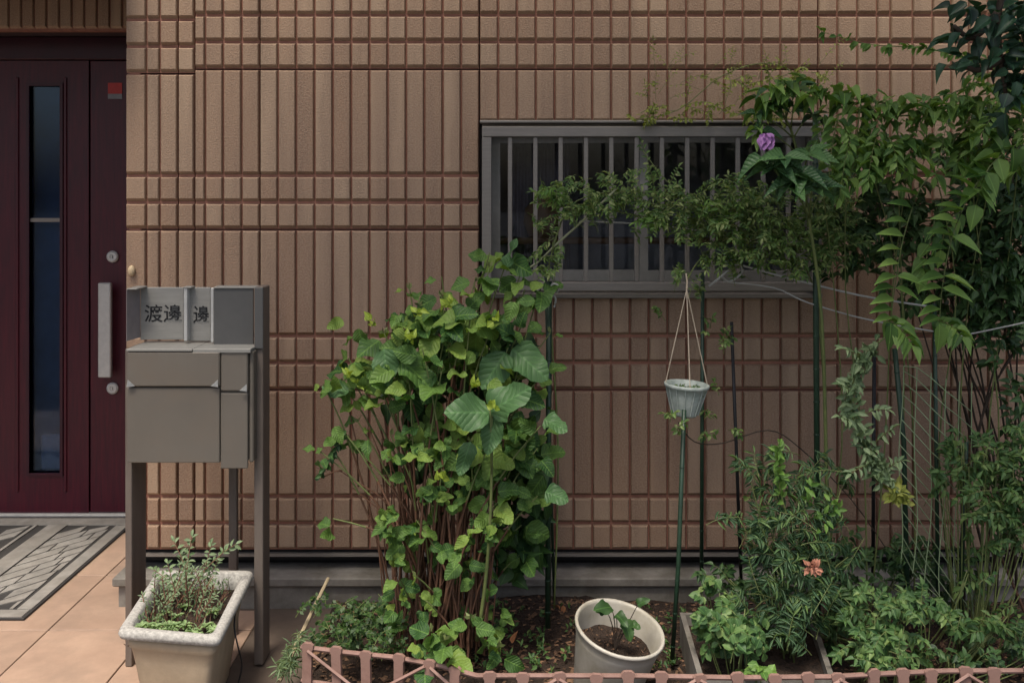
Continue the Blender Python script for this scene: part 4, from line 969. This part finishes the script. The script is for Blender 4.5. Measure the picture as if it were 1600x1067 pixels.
# --- vine with rows of drooping pinnate leaves (upper right)
pv = thing('pinnate_vine', 'vigorous light green vine with rows of paired leaves over the upper right siding', 'vine', (1.1, -0.6, 1.3))
vme = [tpl_mesh('leaf', t_, L_vine) for t_ in T_pt]; sm = MB(); lm = MB(); nleaf = 0
def pin(pts, n, L, W, obj=True, droop=.25, lean=None, start=.12, both=1.0, r=.0022):
    """rachis with n pairs of leaflets"""
    global nleaf
    pts = smooth(pts, 4); sm.tube(pts, r, r*.4, 5)
    for i in range(n):
        t = start + (1-start)*i/n; p, d = along(pts, t)
        acr = d.cross(Vector((0,-1,0.15))); acr = acr.normalized() if acr.length > 1e-4 else Vector((1,0,0))
        for s_ in (1, -1):
            if both < 1 and i % 2 == 0 and R() < .0: continue
            if both < 1:
                if s_*acr.x > 0 and R() > both: continue
                dr = acr*s_ + d*.08 + Vector((0,-.45,-droop)) + rv(.08)
            else: dr = acr*s_ + d*U(.25,.5) + Vector((0,-.25,-droop*U(.6,1.4))) + rv(.12)
            nn = Vector((0,-.45,1)) + rv(.25); k = (1 - .35*abs(t-.45)) * U(.88,1.1)
            if obj and nleaf < 285: leaf_obj(vme[1] if both < 1 else random.choice(vme), pv, p, dr, nn, L*k, W*k); nleaf += 1
            else: put_leaf(lm, random.choice(T_pt), p, dr, nn, L*k, W*k)
    p = pts[-1]; leaf_obj(vme[0], pv, p, (pts[-1]-pts[-2]) + Vector((0,-.002,-.002)), Vector((0,-.5,1)), L*.9, W*.9); nleaf += 1
D = 2.45
pin([PX(1475,262,D), PX(1440,290,D-.03), PX(1412,370,D-.05), PX(1398,450,D-.05), PX(1392,505,D-.05)], 14, .080, .036, droop=.10, both=.3)
pin([PX(1550,262,D), PX(1520,295,D-.05), PX(1488,370,D-.07), PX(1472,450,D-.07), PX(1468,505,D-.07)], 14, .084, .038, droop=.10, both=.3)
pin([PX(1385,500,D), PX(1405,512,D-.05), PX(1425,540,D-.08)], 7, .055, .026, droop=.5)
pin([PX(1462,500,D), PX(1484,508,D-.06), PX(1502,526,D-.09)], 6, .055, .026, droop=.45)
pin([PX(1590,225,D), PX(1545,262,D-.04), PX(1525,320,D-.06)], 4, .075, .045, droop=.5)
pin([PX(1500,330,D+.05), PX(1480,350,D), PX(1470,390,D)], 4, .055, .03, droop=.5)
for i in range(34):     # many fine hanging shoots
    x_ = U(1290, 1600); y_ = U(140, 230); e_ = (x_ + U(-50,25), y_ + U(40,110)); Dd = D + U(-.03,.12)
    spray(lm, sm, PX(x_, y_, Dd), PX(e_[0], e_[1], Dd-.03), 12, .032, .015, T_sm, droop=.1, sr=.001)
pin([PX(1345,160,D), PX(1340,200,D), PX(1335,250,D), PX(1322,290,D)], 8, .052, .026, droop=.1)
pin([PX(1310,180,D), PX(1300,230,D), PX(1295,285,D)], 7, .045, .024, droop=.1)
pin([PX(1460,345,D+.1), PX(1448,400,D+.08), PX(1440,430,D+.08)], 4, .055, .035, droop=.9)
# horizontal runs with hanging compound leaves
runs = [([(1185,165),(1225,140),(1300,150),(1400,163),(1480,162),(1560,140),(1650,110)], 72, .056, .44, 15),
        ([(1300,158),(1380,180),(1450,178),(1540,165),(1620,150)], 44, .052, .44, 13),
        ([(1350,240),(1400,228),(1470,220),(1540,205),(1650,180)], 50, .056, .46, 8),
        ([(1350,280),(1365,262),(1400,250)], 16, .056, .48, 10), ([(1215,140),(1195,180),(1180,215)], 16, .036, .5, 12), ([(1480,150),(1540,120),(1600,70)], 20, .042, .45, 12), ([(1500,245),(1545,262),(1600,262)], 12, .07, .5, 8)]
for pts, n, L_, asp, sc_ in runs:
    P = smooth([PX(x, y, D + .05 + U(-.03,.03)) for x, y in pts], 5); sm.tube(P, .0026, .0016, 5)
    for i in range(n):
        p, d = along(P, (i + U(.1,.9))/n)
        for s_ in (1, -1):
            off = Vector((U(-1,1)*.01, U(-.05,.02), U(-1,1)*sc_*.0016))
            dr = Vector((U(-.9,.6), -.8 if s_ > 0 else .3, U(-.5,.1))) + rv(.2); q_ = p + off; k = U(.7,1.15)
            if nleaf < 285 and s_ > 0: leaf_obj(random.choice(vme), pv, q_, dr, Vector((0,-.3,1))+rv(.3), L_*k, L_*k*asp*1.15); nleaf += 1
            else: put_leaf(lm, random.choice(T_pt), q_, dr, Vector((0,-.3,1))+rv(.35), L_*k, L_*k*asp*1.15)
for i in range(9):
    x0 = U(1290, 1560); sm.tube(smooth([PX(x0+U(-20,20), 960, 2.75), PX(x0+U(-30,30), 700, 2.76), PX(x0+U(-30,30), 450, 2.7), PX(x0+U(-60,60), U(170,260), 2.52)]), .0028, .0014, 5)
sm.build('stem', M_gstem, pv, True, kind='stuff'); lm.build('foliage', L_vine, pv, True, kind='stuff')

# --- flowering shrub tied to the tall stake
fs_ = thing('flowering_shrub', 'flowering shrub with pointed dark leaves and one purple bloom at the window corner', 'shrub', (0.85, -0.42, 0.03))
sme = [tpl_mesh('leaf', t_, leafmat('shrub_pointed_leaf', (.03,.085,.035), (.085,.18,.06), .3, .25)) if i == 0 else None for i, t_ in enumerate(T_pt)]
sme = [sme[0]] + [tpl_mesh('leaf', t_, bpy.data.materials['shrub_pointed_leaf']) for t_ in T_pt[1:]]
sm = MB(); stem = smooth([PX(1300,1000,2.7), PX(1292,760,2.7), PX(1284,500,2.66), PX(1262,330,2.6), PX(1235,200,2.56), PX(1200,170,2.54)], 4); sm.tube(stem, .006, .003, 6)
for (px, py, d, n, L_) in ((1215,262,2.40,6,.080),(1245,275,2.4,6,.085),(1265,240,2.42,5,.07),(1235,290,2.4,5,.08),(1195,250,2.4,4,.08),(1270,290,2.42,5,.07),(1225,245,2.38,5,.07),(1240,165,2.52,5,.06),(1205,165,2.5,4,.055),(1270,180,2.54,5,.055),(1190,205,2.5,3,.05),(1250,135,2.52,4,.05),(1200,140,2.5,4,.045),(1290,290,2.54,4,.07),(1225,140,2.52,3,.05),(1180,180,2.5,3,.04)):
    tip = PX(px, py, d); p, _ = along(stem, min(.98, max(.5, .5 + (340-py)/300*.5))); sm.tube(bez(p, (p+tip)/2 + Vector((0,0,.02)), tip, 4), .0022, .0014, 5)
    for k in range(n):
        az = k*2.4 + U(-.3,.3); dr = Vector((math.cos(az), -.5 + .5*math.sin(az), U(-.6,.25))); s = L_*U(.8,1.15)
        leaf_obj(random.choice(sme), fs_, tip, dr, Vector((0,-.7,.8))+rv(.3), s, s*.48)
sm.build('stem', M_gstem, fs_, True, kind='stuff')
c = PX(1197, 222, 2.44); flo = MB()
for k in range(6):
    a = k*1.047; dr = Vector((math.cos(a)*.55, -.2 + .35*math.sin(a), -.9)); put_leaf(flo, T_hyd[0], c + Vector((0,0,.022)), dr, Vector((math.cos(a), math.sin(a)-.3, .3)), .046, .034, .5)
flo.build('bloom', M_purple, fs_, True)

# --- dark tree entering top right, its foliage extended out of view to shade wall and bed
tree = thing('shade_tree', 'dark-leaved tree branching in at the top right corner', 'tree', (2.3, -1.15, 0))
sm = MB(); tk = [Vector((2.35,-1.2,-.02)), Vector((2.3,-1.2,.8)), Vector((2.1,-1.15,1.6)), Vector((1.75,-1.05,2.1)), Vector((1.35,-.98,2.7)), Vector((0.95,-1.0,3.05))]
sm.tube(smooth(tk), .055, .022, 9); sm.build('trunk', M_dstem, tree, True)
sm = MB(); lm = MB(); L0 = 2.05
limbs = [[tk[3], PX(1700,-40,L0+.05), PX(1610,60,L0)], [PX(1600,-120,L0), PX(1560,20,L0), PX(1572,150,L0)], [PX(1560,20,L0), PX(1520,60,L0), PX(1490,40,L0)], [PX(1572,90,L0), PX(1530,110,L0), PX(1500,100,L0)], [PX(1600,-120,L0), PX(1520,-10,L0-.05), PX(1500,-30,L0)]]
for l in limbs: sm.tube(smooth(l), .009, .004, 6)
for (px, py, rx, ry, n) in ((1565,15,40,25,22),(1602,50,30,45,34),(1550,85,40,22,22),(1490,60,18,14,9),(1500,100,25,14,8),(1590,128,24,24,34),(1650,60,45,90,90),(1575,190,12,14,4),(1505,8,22,12,10),(1535,60,20,20,8)):
    for _ in range(n):
        a = U(0,6.28); r_ = math.sqrt(R()); p = PX(px + rx*r_*math.cos(a), py + ry*r_*math.sin(a), L0 + U(-.07,.07))
        put_leaf(lm, random.choice(T_pt), p, rv(1)+Vector((-.3,-.2,-.4)), Vector((0,-.6,.8))+rv(.5), U(.03,.052), U(.018,.03))
for cx, cy_, cz, rx, rz, n in ((0.10, -1.0, 3.02, 1.85, 0.36, 5000), (2.1, -1.0, 2.5, 0.4, 0.4, 250), (1.05, -1.3, 2.25, 0.5, 0.3, 420)):     # unseen foliage above the frame, added to shade the lower wall and bed
    for _ in range(n):
        c = Vector((cx, cy_, cz)); v = rv(1)
        while v.length > 1: v = rv(1)
        p = c + Vector((v.x*rx, v.y*.42, v.z*rz)) + rv(.05)
        if p.y > -DW + .1 and 300 - F*(p.z-HC)/(p.y+DW) > -30: continue
        put_leaf(lm, random.choice(T_pt), p, rv(1), Vector((0,0,1))+rv(.7), U(.06,.10), U(.035,.055))
for i in range(16):
    a = tk[4] + rv(.05); v = rv(1); sm.tube([tk[4].lerp(tk[5], R()), Vector((.8+v.x*.6, -1.0+v.y*.2, 3.0+v.z*.1)), Vector((.7+v.x*1.6, -1.0+v.y*.35, 3.05+v.z*.25))], .012, .003, 5)
sm.build('branch', M_dstem, tree, True, kind='stuff'); lm.build('leaves_and_shade_crown', L_dark, tree, True, kind='stuff')

# --- dense shaded climber behind the hanging leaf rows
cl = thing('dense_climber', 'dense dark green climber filling the right side behind the hanging leaf rows', 'climber', (1.3, -0.35, 0.9))
lm = MB(); sm = MB()
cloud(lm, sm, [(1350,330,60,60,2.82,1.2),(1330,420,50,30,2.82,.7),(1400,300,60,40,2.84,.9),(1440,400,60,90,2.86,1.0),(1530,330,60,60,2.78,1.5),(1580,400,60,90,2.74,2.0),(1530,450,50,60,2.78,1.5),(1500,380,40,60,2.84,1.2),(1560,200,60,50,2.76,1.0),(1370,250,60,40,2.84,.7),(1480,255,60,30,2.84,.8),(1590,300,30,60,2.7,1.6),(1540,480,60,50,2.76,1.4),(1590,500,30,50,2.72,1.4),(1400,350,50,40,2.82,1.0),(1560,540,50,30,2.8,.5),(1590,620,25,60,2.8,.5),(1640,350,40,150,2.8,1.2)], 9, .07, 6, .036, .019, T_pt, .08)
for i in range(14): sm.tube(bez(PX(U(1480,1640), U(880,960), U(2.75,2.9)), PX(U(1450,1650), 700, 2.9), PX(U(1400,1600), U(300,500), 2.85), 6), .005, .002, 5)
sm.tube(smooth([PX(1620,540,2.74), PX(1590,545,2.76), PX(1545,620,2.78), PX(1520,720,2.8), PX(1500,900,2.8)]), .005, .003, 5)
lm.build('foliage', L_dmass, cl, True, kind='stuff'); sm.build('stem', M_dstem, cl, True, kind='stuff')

# --- drooping spray ending in a yellow tip
ds = thing('drooping_spray', 'single drooping vine shoot of small leaves ending in a yellow tip before the dark stake', 'vine', (1.0, -0.55, 0.9))
sm = MB(); lm = MB(); ym = MB(); P = smooth([PX(1395,520,2.5), PX(1355,552,2.5), PX(1330,610,2.5), (PX(1336,665,2.5)), PX(1365,715,2.5), PX(1380,745,2.48), PX(1408,778,2.46)], 6); sm.tube(P, .0028, .0015, 5)
for i in range(330):
    t = .12 + .88*R(); p, d = along(P, t); (put_leaf(lm if t < .9 else ym, random.choice(T_sm), p + rv(.016), rv(1) + Vector((0,-.3,-.1)), Vector((0,-.8,.5))+rv(.5), U(.022,.038), U(.010,.016)))
for (a, b) in (((1350,570),(1318,545)),((1335,620),(1312,600)),((1338,670),(1312,650)),((1360,700),(1395,670)),((1345,650),(1385,640)),((1370,725),(1330,740)),((1380,745),(1408,720))): spray(lm, sm, PX(*a,2.5), PX(*b,2.46), 8, .026, .010, T_sm)
lm.build('foliage', L_sil, ds, True, kind='stuff'); ym.build('yellow_tip', L_yel, ds, True, kind='stuff'); sm.build('stem', M_gstem, ds, True, kind='stuff')

# --- narrow leaved plant with orange flower
nl = thing('narrow_leaved_plant', 'tall feathery narrow-leaved plant with one orange flower, rising from the trough', 'plant', (0.7, -0.55, 0.1))
lm = MB(); sm = MB(); rt = PX(1240, 1020, 2.55)
NB = [(1165,720,16,30,2.6,.6),(1320,745,18,26,2.6,.6),(1150,800,18,20,2.56,.6),(1325,870,20,22,2.56,.6),(1205,725,35,30,2.6,1),(1215,760,35,30,2.6,1),(1285,755,40,40,2.58,1.1),(1200,810,38,38,2.56,1.3),(1250,810,45,45,2.54,1.4),(1295,820,30,40,2.58,1),(1180,850,25,40,2.58,1),(1235,870,65,40,2.52,1.5),(1280,880,35,40,2.56,1),(1205,915,50,35,2.52,1.3),(1260,935,60,40,2.5,1.3),(1230,980,55,35,2.5,1.2),(1180,950,30,30,2.54,1)]
NB = [(q[0], q[1], q[2]*.92, q[3]*.92, q[4], q[5]*U(.45,1.25)) for q in NB]
cloud(lm, sm, NB, 8, .085, 15, .032, .0055, T_sm, .07, droop=.3, out=1.0)
for b in NB: sm.tube(bez(rt + rv(.03), PX(b[0]*.4+1240*.6, 900, 2.56), PX(b[0], b[1], b[4]), 6), .003, .0015, 5)
lm.build('foliage', L_fine, nl, True, kind='stuff')
lg = MB(); P = bez(PX(1235,820,2.52), PX(1210,760,2.5), PX(1217,690,2.5), 6); sm.tube(P, .003, .002, 5)
for i in range(46): p, d = along(P, .3+.7*R()); put_leaf(lg, random.choice(T_sm), p, rv(1)+Vector((0,-.2,.5)), Vector((0,-1,.4))+rv(.5), U(.02,.034), U(.010,.016))
for (px,py) in ((1305,790),(1260,770),(1285,815)):
    for k in range(9): put_leaf(lg, random.choice(T_sm), PX(px+U(-10,10), py+U(-14,14), 2.5), rv(1)+UP*.3, Vector((0,-1,.4))+rv(.5), .026, .012)
lg.build('young_foliage', L_lime, nl, True, kind='stuff'); sm.build('stem', M_gstem, nl, True, kind='stuff')
fl = MB(); c = PX(1272, 888, 2.44)
for k in range(40):
    a = U(0,6.28); put_leaf(fl, T_sm[k % 2], c + rv(.011), Vector((math.cos(a), U(-.8,.1), math.sin(a)*.8 + .25)), Vector((0,-1,.2))+rv(.8), U(.012,.026), U(.008,.013), .5)
fl.build('bloom', M_orange, nl, True)

# --- low shrubs and ground plants
def shrub(name, label, blobs, m, dens, twig, n, L, W, tpls=T_sm, cat='shrub', stems=True, dep=.06, **kw):
    b0 = blobs[0]; q = PX(b0[0], b0[1], b0[4]); t = thing(name, label, cat, (q.x, q.y, 0.03)); lm = MB(); sm = MB()
    cloud(lm, sm, blobs, dens, twig, n, L, W, tpls, dep, **kw)
    if stems:
        for b in blobs:
            for _ in range(3): e = PX(b[0]+U(-.5,.5)*b[2], b[1]+U(-.5,.5)*b[3], b[4]); sm.tube(bez(Vector((q.x+U(-.04,.04), e.y+.02, .03)), Vector((e.x*.7+q.x*.3, e.y, e.z*.5)), e, 5), .0025, .0015, 4)
    lm.build('foliage', m, t, True, kind='stuff'); sm.build('stem', M_gstem, t, True, kind='stuff'); return t
shrub('lime_leaf_shrub', 'low bright green round-leaved shrub at the left side of the trough', [(1145,965,45,30,2.48,1.2),(1115,990,30,30,2.44,1.2),(1160,1000,35,30,2.42,1.2),(1130,935,40,18,2.56,.7),(1105,915,30,14,2.6,.5)], L_shr, 11, .05, 7, .026, .020)
t_ = shrub('lime_sprout', 'tiny bright lime sprout at the front edge of the trough', [(1185,1048,22,9,2.36,1.6)], L_lime, 18, .03, 6, .026, .020, cat='plant')
shrub('chrysanthemum', 'low grey-green chrysanthemum clump right of the trough, above the edging', [(1370,960,55,35,2.5,1.3),(1400,990,50,35,2.44,1.3),(1360,1015,50,28,2.4,1.4),(1340,930,35,25,2.56,1),(1420,945,40,30,2.54,1),(1385,1035,60,15,2.38,1.2)], L_shr, 9, .07, 10, .024, .012, T_pt, cat='plant')
shrub('light_creeping_shrub', 'sparse light green low sprays below the climbing net', [(1450,955,40,18,2.5,.8),(1500,975,50,14,2.5,.9),(1550,985,35,12,2.5,.8),(1580,965,35,14,2.52,.6),(1520,900,30,30,2.6,.4)], L_shr, 15, .06, 8, .026, .011)
shrub('grey_green_shrub', 'loose grey-green small-leaved shrub at the right edge behind the net', [(1520,720,45,40,2.62,1.3),(1570,730,50,45,2.6,1.6),(1550,790,50,45,2.58,1.6),(1600,810,40,50,2.58,1.6),(1500,690,30,25,2.64,1),(1540,840,40,25,2.6,.9),(1600,700,40,40,2.6,1.2),(1480,740,20,35,2.66,.6),(1640,780,50,80,2.6,1.2)], L_shr, 6.5, .09, 10, .024, .011, T_pt, cat='shrub')
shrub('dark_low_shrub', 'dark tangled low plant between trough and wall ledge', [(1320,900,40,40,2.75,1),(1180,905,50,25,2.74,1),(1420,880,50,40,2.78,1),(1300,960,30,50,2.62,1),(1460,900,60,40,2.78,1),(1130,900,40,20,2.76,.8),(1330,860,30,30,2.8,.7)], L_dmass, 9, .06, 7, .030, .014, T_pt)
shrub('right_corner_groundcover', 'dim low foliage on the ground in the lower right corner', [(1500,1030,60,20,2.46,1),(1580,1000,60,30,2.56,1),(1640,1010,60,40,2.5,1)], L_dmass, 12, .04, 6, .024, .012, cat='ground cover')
shrub('small_leaved_groundcover', 'dense tiny-leaved dark ground cover at the left end of the bed', [(540,990,45,28,2.55,1.6),(590,975,40,30,2.6,1.5),(560,955,50,18,2.66,1.2),(490,945,20,20,2.68,.8),(600,1005,30,18,2.5,1.2)], L_small, 34, .03, 6, .014, .009, T_ti, cat='ground cover', stems=False)
shrub('grass_fringe', 'pale grassy weeds growing along the bamboo stick at the bed corner', [(450,1035,14,22,2.5,3),(462,1005,10,18,2.56,2)], L_sil, 22, .03, 5, .028, .004, T_sm, cat='weeds', stems=False)
shrub('stake_weed', 'small sparse creeper hanging by the stake beside the hanging pot', [(1120,530,25,25,2.84,.8),(1030,490,12,12,2.85,.8),(1100,500,18,16,2.84,.5),(1055,665,22,22,2.62,.7),(1125,680,28,16,2.8,.7),(1110,640,10,40,2.84,.5),(1090,455,22,12,2.78,.8),(1170,760,14,30,2.8,.4)], L_jas, 11, .04, 6, .018, .010, cat='creeper', stems=False)
line([PX(1060,660,2.66), PX(1085,690,2.7), PX(1130,692,2.76), PX(1200,672,2.8), PX(1250,700,2.8), PX(1330,780,2.8), PX(1400,880,2.8)], .0018, M_dstem, 'bramble_stem', 'thin dark arching stem running from the hanging pot down to the right', 'stem')
wd = thing('bed_weeds', 'scattered small green weeds and seedlings on the bare soil around the white pot', 'weeds', (0, -.5, .03)); wd['kind'] = 'stuff'
lm = MB()
for _ in range(150):
    px_ = random.choice((U(600,900), U(760,900), U(1010,1080), U(1180,1300), U(1420,1600))); q_ = gp(px_, U(945,1050), .045)
    for k in range(random.choice((3,5,8))): put_leaf(lm, random.choice(T_sm), q_ + rv(.008), rv(1)+Vector((0,0,.7)), rv(1)+Vector((0,-.4,1)), U(.010,.024), U(.005,.011))
lm.build('foliage', L_shr, wd, True, kind='stuff')
# dry leaves in the soil
dl = MB()
for (px, py) in ((880,945),(875,952),(800,1005),(760,1010),(600,985),(1180,1020),(1200,1025),(1010,1010),(850,960),(905,1005)):
    p = gp(px, py, .05); put_leaf(dl, T_pt[0], p, rv(1)+Vector((0,0,.3)), UP+rv(.4), U(.025,.04), U(.015,.02))
o = dl.build('dry_leaves', simple('dry_leaf', (.30,.13,.05), (.2,.08,.04), 30, .8), None, True); o['kind'] = 'stuff'; o['label'] = 'scattered dry orange-brown leaves lying on the soil'; o['category'] = 'dry leaves'
